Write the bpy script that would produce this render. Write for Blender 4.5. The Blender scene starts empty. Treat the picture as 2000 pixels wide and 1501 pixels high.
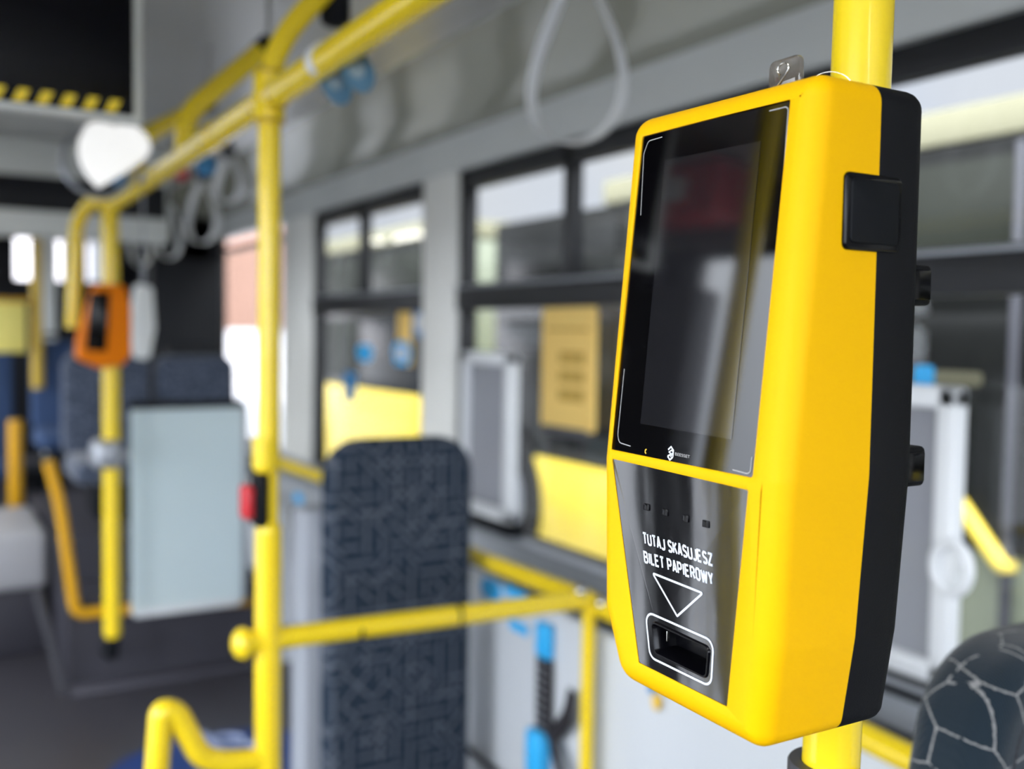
import bpy, bmesh, math, random
from mathutils import Vector, Matrix, Quaternion
from mathutils.geometry import delaunay_2d_cdt
random.seed(7)
sc = bpy.context.scene
COL = sc.collection
R = math.radians

# ---------------------------------------------------------------- camera
CAM = Vector((0, 0, 1.20))
FPX = 1944.0
_th, _pi, _ro = R(30.6), R(2.9), .015
FW = Vector((math.sin(_th)*math.cos(_pi), math.cos(_th)*math.cos(_pi), -math.sin(_pi)))
_r0 = Vector((math.cos(_th), -math.sin(_th), 0)); _u0 = _r0.cross(FW)
RT = _r0*math.cos(_ro) + _u0*math.sin(_ro)
UP = _u0*math.cos(_ro) - _r0*math.sin(_ro)
cam_d = bpy.data.cameras.new('camera')
cam = bpy.data.objects.new('camera', cam_d); COL.objects.link(cam)
cam_d.sensor_fit = 'HORIZONTAL'; cam_d.sensor_width = 36.0; cam_d.lens = FPX/2000*36
cam_d.clip_start = .01; cam_d.clip_end = 300
cam.matrix_world = Matrix(((RT.x, UP.x, -FW.x, CAM.x), (RT.y, UP.y, -FW.y, CAM.y), (RT.z, UP.z, -FW.z, CAM.z), (0, 0, 0, 1)))
cam_d.dof.use_dof = True; cam_d.dof.focus_distance = .555; cam_d.dof.aperture_fstop = 3.8
cam_d.dof.aperture_blades = 0
sc.camera = cam
sc.view_settings.view_transform = 'Standard'; sc.view_settings.look = 'None'
sc.view_settings.gamma = 1; sc.view_settings.exposure = -0.28
sc.view_settings.use_curve_mapping = False

# ---------------------------------------------------------------- sky: bright overcast, brightest around the veiled sun behind the camera
w = bpy.data.worlds.new('sky'); sc.world = w; w.use_nodes = True
nt = w.node_tree; N = nt.nodes; L = nt.links; N.clear()
tc = N.new('ShaderNodeTexCoord')
dot = N.new('ShaderNodeVectorMath'); dot.operation = 'DOT_PRODUCT'
sd = Vector((-.78, -.50, .38)).normalized(); dot.inputs[1].default_value = sd
L.new(tc.outputs['Generated'], dot.inputs[0])
rmp = N.new('ShaderNodeMapRange'); rmp.interpolation_type = 'SMOOTHSTEP'
rmp.inputs['From Min'].default_value = -.15; rmp.inputs['From Max'].default_value = 1.0
rmp.inputs['To Min'].default_value = 1.12; rmp.inputs['To Max'].default_value = 15
L.new(dot.outputs['Value'], rmp.inputs['Value'])
cn = N.new('ShaderNodeTexNoise'); cn.inputs['Scale'].default_value = 2.0; cn.inputs['Detail'].default_value = 4
L.new(tc.outputs['Generated'], cn.inputs['Vector'])
cr = N.new('ShaderNodeValToRGB'); cr.color_ramp.elements[0].position = .35; cr.color_ramp.elements[1].position = .65
cr.color_ramp.elements[0].color = (.80, .85, 1.0, 1); cr.color_ramp.elements[1].color = (1.0, .99, 1.0, 1)
L.new(cn.outputs['Fac'], cr.inputs['Fac'])
bg = N.new('ShaderNodeBackground'); L.new(cr.outputs['Color'], bg.inputs['Color']); L.new(rmp.outputs['Result'], bg.inputs['Strength'])
wo = N.new('ShaderNodeOutputWorld'); L.new(bg.outputs[0], wo.inputs['Surface'])

# ---------------------------------------------------------------- materials
MATS = {}
def mat(name, col, rough=.5, metal=0, spec=.5, coat=0, bump=0, bscale=200, var=.04, vscale=6, emit=None, estr=0, trans=0):
    m = bpy.data.materials.new(name); m.use_nodes = True; MATS[name] = m
    n = m.node_tree.nodes; l = m.node_tree.links
    b = n['Principled BSDF']
    b.inputs['Roughness'].default_value = rough; b.inputs['Metallic'].default_value = metal
    b.inputs['Specular IOR Level'].default_value = spec; b.inputs['Coat Weight'].default_value = coat
    b.inputs['Coat Roughness'].default_value = .06
    if trans: b.inputs['Transmission Weight'].default_value = trans
    t = n.new('ShaderNodeTexCoord'); ns = n.new('ShaderNodeTexNoise'); ns.inputs['Scale'].default_value = vscale
    ns.inputs['Detail'].default_value = 3
    l.new(t.outputs['Object'], ns.inputs['Vector'])
    mx = n.new('ShaderNodeMix'); mx.data_type = 'RGBA'
    mx.inputs['A'].default_value = (*[max(0, c*(1-var)) for c in col], 1)
    mx.inputs['B'].default_value = (*[min(1, c*(1+var)) for c in col], 1)
    l.new(ns.outputs['Fac'], mx.inputs['Factor']); l.new(mx.outputs['Result'], b.inputs['Base Color'])
    if bump:
        n2 = n.new('ShaderNodeTexNoise'); n2.inputs['Scale'].default_value = bscale; n2.inputs['Detail'].default_value = 2
        l.new(t.outputs['Object'], n2.inputs['Vector'])
        bp = n.new('ShaderNodeBump'); bp.inputs['Strength'].default_value = bump; bp.inputs['Distance'].default_value = .001
        l.new(n2.outputs['Fac'], bp.inputs['Height']); l.new(bp.outputs['Normal'], b.inputs['Normal'])
    if emit:
        b.inputs['Emission Color'].default_value = (*emit, 1); b.inputs['Emission Strength'].default_value = estr
    return m
def glassmat(name, tint=(1, 1, 1), refl=1.0, mixw=0.0, mixcol=(.8, .8, .8)):
    m = bpy.data.materials.new(name); m.use_nodes = True; MATS[name] = m
    n = m.node_tree.nodes; l = m.node_tree.links; n.clear()
    tr = n.new('ShaderNodeBsdfTransparent'); tr.inputs['Color'].default_value = (*tint, 1)
    gl = n.new('ShaderNodeBsdfGlossy'); gl.inputs['Roughness'].default_value = .02
    fr = n.new('ShaderNodeFresnel'); ge = n.new('ShaderNodeNewGeometry')   # thin pane: same reflectance from either side
    io = n.new('ShaderNodeMapRange'); io.inputs['To Min'].default_value = 1.45; io.inputs['To Max'].default_value = 1/1.45
    l.new(ge.outputs['Backfacing'], io.inputs['Value']); l.new(io.outputs['Result'], fr.inputs['IOR'])
    mu = n.new('ShaderNodeMath'); mu.operation = 'MULTIPLY'; mu.inputs[1].default_value = refl
    l.new(fr.outputs[0], mu.inputs[0])
    mx = n.new('ShaderNodeMixShader'); l.new(mu.outputs[0], mx.inputs[0]); l.new(tr.outputs[0], mx.inputs[1]); l.new(gl.outputs[0], mx.inputs[2])
    last = mx
    if mixw:
        df = n.new('ShaderNodeBsdfDiffuse'); df.inputs['Color'].default_value = (*mixcol, 1)
        tl = n.new('ShaderNodeBsdfTranslucent'); tl.inputs['Color'].default_value = (*mixcol, 1)
        ad = n.new('ShaderNodeMixShader'); ad.inputs[0].default_value = .4; l.new(df.outputs[0], ad.inputs[1]); l.new(tl.outputs[0], ad.inputs[2])
        m2 = n.new('ShaderNodeMixShader'); m2.inputs[0].default_value = mixw
        l.new(mx.outputs[0], m2.inputs[1]); l.new(ad.outputs[0], m2.inputs[2]); last = m2
    o = n.new('ShaderNodeOutputMaterial'); l.new(last.outputs[0], o.inputs['Surface'])
    return m
def fabric(name, base, line, scale, width, second=None, stretch=(1, 1, 1), rough=.9, jag=0):
    m = mat(name, base, rough, spec=.15)
    n = m.node_tree.nodes; l = m.node_tree.links; b = n['Principled BSDF']
    t = n.new('ShaderNodeTexCoord'); mp = n.new('ShaderNodeMapping'); mp.inputs['Scale'].default_value = stretch
    l.new(t.outputs['Object'], mp.inputs['Vector'])
    if jag:
        jn = n.new('ShaderNodeTexNoise'); jn.inputs['Scale'].default_value = 420; l.new(t.outputs['Object'], jn.inputs['Vector'])
        sb = n.new('ShaderNodeVectorMath'); sb.operation = 'SUBTRACT'; sb.inputs[1].default_value = (.5, .5, .5); l.new(jn.outputs['Color'], sb.inputs[0])
        sc_ = n.new('ShaderNodeVectorMath'); sc_.operation = 'SCALE'; sc_.inputs['Scale'].default_value = jag; l.new(sb.outputs[0], sc_.inputs[0])
        ad_ = n.new('ShaderNodeVectorMath'); l.new(t.outputs['Object'], ad_.inputs[0]); l.new(sc_.outputs[0], ad_.inputs[1]); l.new(ad_.outputs[0], mp.inputs['Vector'])
    v = n.new('ShaderNodeTexVoronoi'); v.feature = 'DISTANCE_TO_EDGE'; v.inputs['Scale'].default_value = scale
    l.new(mp.outputs[0], v.inputs['Vector'])
    lt = n.new('ShaderNodeMath'); lt.operation = 'LESS_THAN'; lt.inputs[1].default_value = width
    l.new(v.outputs['Distance'], lt.inputs[0])
    if jag:   # the woven lines stop short here and there
        gn = n.new('ShaderNodeTexNoise'); gn.inputs['Scale'].default_value = 26; l.new(t.outputs['Object'], gn.inputs['Vector'])
        gt = n.new('ShaderNodeMath'); gt.operation = 'GREATER_THAN'; gt.inputs[1].default_value = .43; l.new(gn.outputs['Fac'], gt.inputs[0])
        ml = n.new('ShaderNodeMath'); ml.operation = 'MULTIPLY'; l.new(lt.outputs[0], ml.inputs[0]); l.new(gt.outputs[0], ml.inputs[1]); lt = ml
    v2 = n.new('ShaderNodeTexVoronoi'); v2.inputs['Scale'].default_value = scale; l.new(mp.outputs[0], v2.inputs['Vector'])
    mc = n.new('ShaderNodeMix'); mc.data_type = 'RGBA'
    mc.inputs['A'].default_value = (*base, 1); mc.inputs['B'].default_value = (*(second or base), 1)
    l.new(v2.outputs['Color'], mc.inputs['Factor'])
    mx = n.new('ShaderNodeMix'); mx.data_type = 'RGBA'; mx.inputs['B'].default_value = (*line, 1)
    l.new(mc.outputs['Result'], mx.inputs['A']); l.new(lt.outputs[0], mx.inputs['Factor'])
    l.new(mx.outputs['Result'], b.inputs['Base Color'])
    wv = n.new('ShaderNodeTexWave'); wv.inputs['Scale'].default_value = 160; wv.inputs['Distortion'].default_value = .6
    l.new(t.outputs['Object'], wv.inputs['Vector'])
    nz = n.new('ShaderNodeTexNoise'); nz.inputs['Scale'].default_value = 900; l.new(t.outputs['Object'], nz.inputs['Vector'])
    ma = n.new('ShaderNodeMath'); ma.operation = 'ADD'; l.new(wv.outputs['Fac'], ma.inputs[0]); l.new(nz.outputs['Fac'], ma.inputs[1])
    bp = n.new('ShaderNodeBump'); bp.inputs['Strength'].default_value = .5; bp.inputs['Distance'].default_value = .0006
    l.new(ma.outputs[0], bp.inputs['Height']); l.new(bp.outputs[0], b.inputs['Normal'])
    b.inputs['Sheen Weight'].default_value = .3
    return m

mat('device_yellow', (.86, .47, .0), .5, bump=.05, bscale=1500, spec=.12, var=.01)
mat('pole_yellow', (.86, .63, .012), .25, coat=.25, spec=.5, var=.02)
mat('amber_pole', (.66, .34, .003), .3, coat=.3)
mat('housing_black', (.006, .0065, .008), .55, bump=.25, bscale=1800, spec=.12)
mat('rubber_black', (.005, .006, .008), .5, spec=.12)
mat('gloss_black', (.002, .002, .003), .16, spec=.2)
mat('screen_glass', (.0015, .0015, .002), .03, spec=.8, coat=.4)
mat('display_grey', (.010, .010, .012), .05, spec=1.0, coat=.8)
mat('print_white', (.66, .70, .78), .5, var=.01)
mat('print_grey', (.42, .42, .42), .5)
mat('print_amber', (.8, .5, .03), .5)
mat('clamp_grey', (.055, .055, .065), .45, bump=.1, bscale=700)
mat('steel', (.55, .54, .5), .22, metal=1)
mat('frame_dark', (.014, .015, .018), .42, spec=.4)
mat('cove_reflect_tint', (.34, .34, .28), .16, spec=.6, var=.05, vscale=2)  # olive tint in the grey stands in for reflections of the yellow buses
mat('ceiling_grey', (.40, .40, .39), .28, spec=.5, var=.05, vscale=2)
mat('panel_grey', (.62, .64, .62), .33, spec=.5, var=.03)
mat('wall_light', (.54, .57, .61), .5, var=.03, vscale=3)
mat('pillar_light', (.80, .80, .76), .45, var=.03)
mat('white_plastic', (.72, .74, .76), .4)
mat('strap_white', (.85, .86, .87), .45)
mat('floor_vinyl', (.040, .038, .046), .42, bump=.3, bscale=500, var=.25, vscale=60)
mat('podium_dark', (.030, .029, .040), .6, bump=.2, bscale=500, var=.2, vscale=30)
mat('floor_blue', (.003, .03, .16), .5)
mat('skirt_dark', (.055, .053, .068), .5)
mat('floor_pale', (.22, .26, .38), .5)
mat('tag_blue', (.03, .20, .45), .4)
mat('tag_dull', (.07, .17, .28), .5)
mat('tag_pale', (.25, .33, .40), .5)
mat('sky_blue', (.03, .42, .85), .4)
mat('red_plastic', (.55, .02, .03), .4)
mat('orange_plastic', (.80, .20, .001), .5, spec=.12)
mat('notice_yellow', (.86, .60, .13), .5)
mat('notice_ink', (.48, .30, .04), .5)
mat('metal_grey', (.38, .40, .44), .4, metal=.6)
mat('belt_black', (.012, .010, .014), .7, bump=.3, bscale=400)
mat('monitor_black', (.002, .002, .004), .25, spec=.12)
mat('header_grey', (.16, .16, .17), .5)
mat('inner_dark', (.035, .035, .04), .6)
mat('shell_grey', (.30, .32, .36), .5)
mat('lid_grey', (.38, .38, .40), .5)
mat('mustard', (.55, .36, .01), .4)
mat('board_yellow', (.95, .82, .22), .5)
mat('bulkhead_black', (.006, .007, .010), .5, spec=.3)
mat('mint', (.55, .8, .68), .5)
mat('bus_yellow', (.88, .66, .07), .35, coat=.3)
mat('bus_cream', (.22, .21, .14), .6, spec=.1)
mat('bus_glass', (.008, .0085, .008), .2, spec=.12, var=.6, vscale=1.2)
mat('bus_glass_grey', (.018, .020, .015), .3, spec=.12, var=.5, vscale=1.5)
mat('bus_panel', (.22, .24, .17), .5, var=.1)
mat('tyre', (.012, .012, .012), .8)
mat('asphalt', (.45, .45, .46), .9, var=.15, vscale=2)
mat('building_peach', (.33, .19, .14), .8, var=.1)
mat('building_white', (.75, .72, .72), .8)
mat('leaf_green', (.10, .13, .04), .8, var=.4, vscale=8)
mat('bark', (.1, .07, .05), .9)
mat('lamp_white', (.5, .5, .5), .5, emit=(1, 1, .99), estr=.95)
mat('fill_white', (.9, .9, .9), .5, emit=(1, .97, .92), estr=13.0)
mat('reading_glow', (.7, .9, .3), .5)
glassmat('window_glass', (.95, .97, .97), .8)
glassmat('frosted', (.9, .95, .96), 1.0, mixw=.9, mixcol=(.80, .90, .93))
glassmat('guard_glass', (.8, .8, .83), 1.0, mixw=.75, mixcol=(.45, .46, .50))
glassmat('seal_clear', (.75, .73, .70), 2.5, mixw=.25, mixcol=(.3, .28, .26))
fabric('seat_fabric', (.007, .017, .028), (.26, .26, .26), 24, .017, (.013, .022, .030), (1, .8, 1), jag=.0022)
fabric('pad_fabric', (.020, .034, .060), (.085, .095, .12), 24, .07, (.016, .022, .034), (1, .02, 1.1))
fabric('far_fabric', (.030, .040, .065), (.10, .12, .17), 40, .10, (.02, .03, .05))
mat('blue_fabric', (.03, .06, .14), .9, var=.3, vscale=30)
def translucent_mat(name, col, k):
    m = mat(name, col, .6, spec=.2); n = m.node_tree.nodes; l = m.node_tree.links
    tl = n.new('ShaderNodeBsdfTranslucent'); tl.inputs['Color'].default_value = (*col, 1)
    mx = n.new('ShaderNodeMixShader'); mx.inputs[0].default_value = k
    l.new(n['Principled BSDF'].outputs[0], mx.inputs[1]); l.new(tl.outputs[0], mx.inputs[2]); l.new(mx.outputs[0], n['Material Output'].inputs['Surface'])
translucent_mat('lit_sheet', (.95, .97, .98), .5)
translucent_mat('notice_yellow', (.98, .74, .26), .35)
def maze_fabric(name, base, line, cell, wd):
    """woven pattern: each small square carries a level, an upright or a slanting line"""
    m = mat(name, base, .9, spec=.15); n = m.node_tree.nodes; l = m.node_tree.links
    t = n.new('ShaderNodeTexCoord'); sp = n.new('ShaderNodeSeparateXYZ'); l.new(t.outputs['Object'], sp.inputs[0])
    def M(op, a, b_=None, c_=None):
        q = n.new('ShaderNodeMath'); q.operation = op
        for i, v in enumerate((a, b_, c_)):
            if v is None: continue
            if isinstance(v, (int, float)): q.inputs[i].default_value = v
            else: l.new(v, q.inputs[i])
        return q.outputs[0]
    u, v = M('DIVIDE', sp.outputs[0], cell), M('DIVIDE', sp.outputs[2], cell)
    cb = n.new('ShaderNodeCombineXYZ'); l.new(M('FLOOR', u), cb.inputs[0]); l.new(M('FLOOR', v), cb.inputs[1])
    wn = n.new('ShaderNodeTexWhiteNoise'); wn.noise_dimensions = '2D'; l.new(cb.outputs[0], wn.inputs['Vector'])
    fu, fv = M('FRACT', u), M('FRACT', v)
    a = M('LESS_THAN', M('ABSOLUTE', M('SUBTRACT', fu, .5)), wd); b_ = M('LESS_THAN', M('ABSOLUTE', M('SUBTRACT', fv, .5)), wd)
    c_ = M('LESS_THAN', M('ABSOLUTE', M('SUBTRACT', fu, fv)), wd*1.4); d_ = M('LESS_THAN', M('ABSOLUTE', M('SUBTRACT', M('ADD', fu, fv), 1)), wd*1.4)
    k = wn.outputs['Value']
    s1 = M('MULTIPLY', a, M('LESS_THAN', k, .45)); s2 = M('MULTIPLY', b_, M('MULTIPLY', M('GREATER_THAN', k, .3), M('LESS_THAN', k, .7)))
    s3 = M('MULTIPLY', c_, M('MULTIPLY', M('GREATER_THAN', k, .62), M('LESS_THAN', k, .85))); s4 = M('MULTIPLY', d_, M('GREATER_THAN', k, .8))
    e_ = M('MAXIMUM', M('MAXIMUM', s1, s2), M('MAXIMUM', s3, s4))
    g_ = M('LESS_THAN', M('MINIMUM', fu, fv), .07)
    e_ = M('MAXIMUM', e_, M('MULTIPLY', g_, .35))
    mx = n.new('ShaderNodeMix'); mx.data_type = 'RGBA'; mx.inputs['A'].default_value = (*base, 1); mx.inputs['B'].default_value = (*line, 1)
    l.new(e_, mx.inputs['Factor']); l.new(mx.outputs['Result'], n['Principled BSDF'].inputs['Base Color'])
    nz = n.new('ShaderNodeTexNoise'); nz.inputs['Scale'].default_value = 700; l.new(t.outputs['Object'], nz.inputs['Vector'])
    bp = n.new('ShaderNodeBump'); bp.inputs['Strength'].default_value = .5; bp.inputs['Distance'].default_value = .001
    l.new(nz.outputs['Fac'], bp.inputs['Height']); l.new(bp.outputs[0], n['Principled BSDF'].inputs['Normal'])
maze_fabric('maze_fabric', (.016, .027, .045), (.088, .100, .125), .037, .11)
# wavy film on the lower label
m = MATS['gloss_black']
def wavy():
    m = mat('label_film', (.002, .002, .003), .07, spec=1.0, coat=.9)
    n = m.node_tree.nodes; l = m.node_tree.links; b = n['Principled BSDF']
    t = n.new('ShaderNodeTexCoord'); mp = n.new('ShaderNodeMapping'); mp.inputs['Scale'].default_value = (1, 1.6, .45)
    l.new(t.outputs['Object'], mp.inputs['Vector'])
    z = n.new('ShaderNodeTexNoise'); z.inputs['Scale'].default_value = 16; z.inputs['Detail'].default_value = 1.5
    l.new(mp.outputs[0], z.inputs['Vector'])
    bp = n.new('ShaderNodeBump'); bp.inputs['Strength'].default_value = .30; bp.inputs['Distance'].default_value = .0016
    l.new(z.outputs['Fac'], bp.inputs['Height']); l.new(bp.outputs[0], b.inputs['Normal']); l.new(bp.outputs[0], b.inputs['Coat Normal'])
wavy()

# ---------------------------------------------------------------- helpers
def ray(px, py): return FW + RT*((px-1000)/FPX) - UP*((py-750.5)/FPX)
def at(px, py, X=None, Y=None, Z=None):
    """the point of the plane X=, Y= or Z= that the photograph shows at a pixel"""
    d = ray(px, py)
    t = (X-CAM.x)/d.x if X is not None else (Y-CAM.y)/d.y if Y is not None else (Z-CAM.z)/d.z
    return CAM + d*t
def thing(name, label, cat, loc=(0, 0, 0), group=None, kind=None):
    o = bpy.data.objects.new(name, None); COL.objects.link(o); o.location = loc
    o.empty_display_size = .05
    o['label'] = label; o['category'] = cat
    if group: o['group'] = group
    if kind: o['kind'] = kind
    return o
def tag(o, label, cat, group=None):
    o['label'] = label; o['category'] = cat
    if group: o['group'] = group
    return o
def obj(name, bm, m, parent=None, smooth=True, label=None):
    me = bpy.data.meshes.new(name)
    bmesh.ops.recalc_face_normals(bm, faces=bm.faces)
    if parent is not None:
        root = parent
        off = Vector(parent.location)
        if parent.parent: off = off + parent.parent.location
        bmesh.ops.translate(bm, verts=bm.verts, vec=-off)
    bm.to_mesh(me); bm.free()
    for p in me.polygons: p.use_smooth = smooth
    if smooth:
        try: me.set_sharp_from_angle(angle=R(38))
        except Exception: pass
    me.materials.append(MATS[m] if isinstance(m, str) else m)
    o = bpy.data.objects.new(name, me); COL.objects.link(o)
    if parent is not None: o.parent = parent
    if label: o['label'] = label
    return o
def struct(name, bm, m, parent=None, smooth=True):
    o = obj(name, bm, m, parent, smooth)
    if parent is None: o['kind'] = 'structure'
    return o
def new(): return bmesh.new()
def box(bm, x0, x1, y0, y1, z0, z1, bev=0, seg=2):
    vs = [bm.verts.new((x, y, z)) for x in (x0, x1) for y in (y0, y1) for z in (z0, z1)]
    f = [(0, 1, 3, 2), (4, 6, 7, 5), (0, 4, 5, 1), (2, 3, 7, 6), (0, 2, 6, 4), (1, 5, 7, 3)]
    fs = [bm.faces.new([vs[i] for i in q]) for q in f]
    if bev:
        es = list({e for q in fs for e in q.edges})
        bmesh.ops.bevel(bm, geom=es, offset=bev, segments=seg, affect='EDGES', profile=.5)
    return bm
def fillet(pts, r, n=7):
    pts = [Vector(p) for p in pts]; out = [pts[0]]
    for i in range(1, len(pts)-1):
        a, b, c = pts[i-1], pts[i], pts[i+1]
        u = (a-b); v = (c-b); k = min(r, u.length*.49, v.length*.49)
        p0 = b+u.normalized()*k; p1 = b+v.normalized()*k
        for j in range(n+1):
            t = j/n; out.append(p0*(1-t)**2 + b*2*t*(1-t) + p1*t*t)
    out.append(pts[-1]); return out
def tube(bm, pts, r, seg=20, rf=None, flat=None, closed=False):
    """sweep a circle (or flat ellipse = (a, b, reference axis)) along points"""
    if rf: pts = fillet(pts, rf)
    pts = [Vector(p) for p in pts]; n = len(pts); rings = []; ref = None
    for i, p in enumerate(pts):
        if closed: t = (pts[(i+1) % n]-pts[i-1]).normalized()
        else: t = (pts[min(i+1, n-1)]-pts[max(i-1, 0)]).normalized()
        if flat: ax = Vector(flat[2])
        else:
            if ref is None: ref = Vector((1, 0, 0)) if abs(t.x) < .9 else Vector((0, 1, 0))
            ax = ref
        b = (ax - t*ax.dot(t)).normalized(); ref = b; c = t.cross(b)
        ra, rb = (flat[0], flat[1]) if flat else (r, r)
        rings.append([bm.verts.new(p + b*(ra*math.cos(2*math.pi*k/seg)) + c*(rb*math.sin(2*math.pi*k/seg))) for k in range(seg)])
    for i in range(n if closed else n-1):
        A, B = rings[i], rings[(i+1) % n]
        for k in range(seg): bm.faces.new((A[k], A[(k+1) % seg], B[(k+1) % seg], B[k]))
    if not closed: bm.faces.new(rings[0]); bm.faces.new(rings[-1][::-1])
    return bm
def rpoly(pts, rad, n=6):
    """closed 2D polygon with rounded corners; rad one number or list"""
    out = []; k = len(pts)
    for i in range(k):
        a, b, c = [Vector((*pts[(i+j) % k], 0)) for j in (-1, 0, 1)]
        r = rad[i] if isinstance(rad, (list, tuple)) else rad
        u = (a-b).normalized(); v = (c-b).normalized()
        ang = u.angle(v)
        if r <= 0 or ang > 3.1: out.append((b.x, b.y)); continue
        d = min(r/math.tan(ang/2), (a-b).length*.49, (c-b).length*.49); rr = d*math.tan(ang/2)
        ctr = b + (u+v).normalized()*(rr/math.sin(ang/2))
        s = b+u*d-ctr; e = b+v*d-ctr
        tot = s.angle(e); cr_ = s.cross(e).z
        for j in range(n+1):
            t = tot*j/n*(1 if cr_ > 0 else -1)
            q = Vector((s.x*math.cos(t)-s.y*math.sin(t), s.x*math.sin(t)+s.y*math.cos(t), 0))+ctr
            out.append((q.x, q.y))
    return out
def offset_in(poly, d):
    """move each vertex inward along its averaged normal"""
    n = len(poly); area = sum(poly[i][0]*poly[(i+1) % n][1]-poly[(i+1) % n][0]*poly[i][1] for i in range(n)); sg = 1 if area > 0 else -1
    out = []
    for i in range(n):
        a, b, c = Vector(poly[i-1]), Vector(poly[i]), Vector(poly[(i+1) % n])
        e1 = (b-a); e2 = (c-b)
        if e1.length < 1e-7 or e2.length < 1e-7: out.append(poly[i]); continue
        e1.normalize(); e2.normalize()
        n1 = Vector((-e1.y, e1.x))*sg; n2 = Vector((-e2.y, e2.x))*sg
        m_ = (n1+n2); m_.normalize(); s = d/max(.5, m_.dot(n1))
        q = b+m_*s; out.append((q.x, q.y))
    return out
def slab(bm, poly, plane, a, b, bev=0, n=4):
    """prism of a 2D polygon between a and b on the third axis, rounded rims. plane 'XZ' (axis Y), 'YZ' (axis X), 'XY' (axis Z)"""
    def P(u, v, w_):
        return {'XZ': (u, w_, v), 'YZ': (w_, u, v), 'XY': (u, v, w_)}[plane]
    levels = []
    if bev:
        for j in range(n+1):
            t = math.pi/2*j/n; levels.append((bev*(1-math.sin(t)), a+(bev*(1-math.cos(t)))*(1 if b > a else -1)))
        for j in range(n+1):
            t = math.pi/2*(1-j/n); levels.append((bev*(1-math.sin(t)), b-(bev*(1-math.cos(t)))*(1 if b > a else -1)))
    else: levels = [(0, a), (0, b)]
    rings = []
    for d, w_ in levels:
        q = offset_in(poly, d) if d > 1e-9 else poly
        rings.append([bm.verts.new(P(u, v, w_)) for u, v in q])
    k = len(poly)
    for A, B in zip(rings, rings[1:]):
        for i in range(k): bm.faces.new((A[i], A[(i+1) % k], B[(i+1) % k], B[i]))
    bm.faces.new(rings[0]); bm.faces.new(rings[-1][::-1])
    return bm
def rrect(u0, u1, v0, v1, r, n=6): return rpoly([(u0, v0), (u1, v0), (u1, v1), (u0, v1)], r, n)
def ball(bm, c, r, sx=1, sy=1, sz=1, u=20, v=12):
    mt = Matrix.Translation(c) @ Matrix.Diagonal((sx*r, sy*r, sz*r, 1))
    bmesh.ops.create_uvsphere(bm, u_segments=u, v_segments=v, radius=1, matrix=mt); return bm
def cyl(bm, a, b, r, seg=24): return tube(bm, [a, b], r, seg)
def copy_tree(o, parent=None):
    c = o.copy(); COL.objects.link(c)
    if parent: c.parent = parent
    for ch in [x for x in sc.objects if x.parent == o]: copy_tree(ch, c)
    return c

# =====================================================================================
#  BUS SHELL (X to the right wall, Y along the bus, Z up; floor z = 0)
# =====================================================================================
WX = 1.67; LX = -.95; YB = -3.0; YF = 9.2
b = new(); box(b, LX-.05, WX+.05, YB, YF, -.06, 0); struct('floor', b, 'floor_vinyl', smooth=False)
# right wall: lower panel, pillars, header
b = new(); box(b, WX, WX+.05, YB, YF, 0, .50); box(b, WX-.02, WX+.05, YB, YF, .50, .53, .006)
struct('wall_right', b, 'wall_light', smooth=False)
PILL = [(-.95, -.65), (3.19, 3.466), (4.73, 5.19), (6.62, 9.2)]
WINS = [(-2.8, -.95), (-.65, 3.19), (3.466, 4.73), (5.19, 6.62)]
for i, (a, c) in enumerate(PILL[:3]):
    b = new(); box(b, WX-.03, WX+.05, a, c, .53, 1.79, .015, 3); struct('trim_%d' % (i+1), b, 'pillar_light')
b = new(); box(b, WX-.02, WX+.05, 6.62, YF, .53, 1.79); struct('wall_rear_right', b, 'bulkhead_black', smooth=False)
def window(idx, y0, y1, divs, hopper=True, z0=.53, z1=1.78, fr=.07, x=WX):
    root = bpy.data.objects.new('window_%d' % idx, None); COL.objects.link(root); root['kind'] = 'structure'; root.location = (x, (y0+y1)/2, z0)
    b = new(); t0, t1 = x-.012, x+.035
    box(b, t0, t1, y0, y1, z1-fr, z1, .004); box(b, t0, t1, y0, y0+.035, z0, z1, .004); box(b, t0, t1, y1-.055, y1, z0, z1, .004)
    box(b, t0, t1, y0, y1, z0, z0+.02, .004)
    obj('window_frame', b, 'frame_dark', root)
    if hopper:
        b = new(); box(b, t0-.012, t1, y0, y1, 1.283, 1.375, .006); obj('hopper_rail', b, 'frame_dark', root)
        b = new(); box(b, t0-.018, t0-.006, y0, y1, 1.36, 1.37, .002); obj('rail_lip', b, 'metal_grey', root)
    for d in divs:
        b = new(); box(b, t0, t1, d-.022, d+.022, 1.36, z1, .004); obj('mullion', b, 'frame_dark', root)
    b = new(); box(b, x+.010, x+.015, y0+.02, y1-.03, z0+.01, z1-.03); obj('pane', b, 'window_glass', root, smooth=False)
    return root
window(1, *WINS[0], [])
window(2, *WINS[1], [at(1107, 440, X=WX-.01).y, .90])
window(3, *WINS[2], [4.13])
window(4, *WINS[3], [], hopper=False, z0=.53, z1=1.72, fr=.03)
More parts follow.
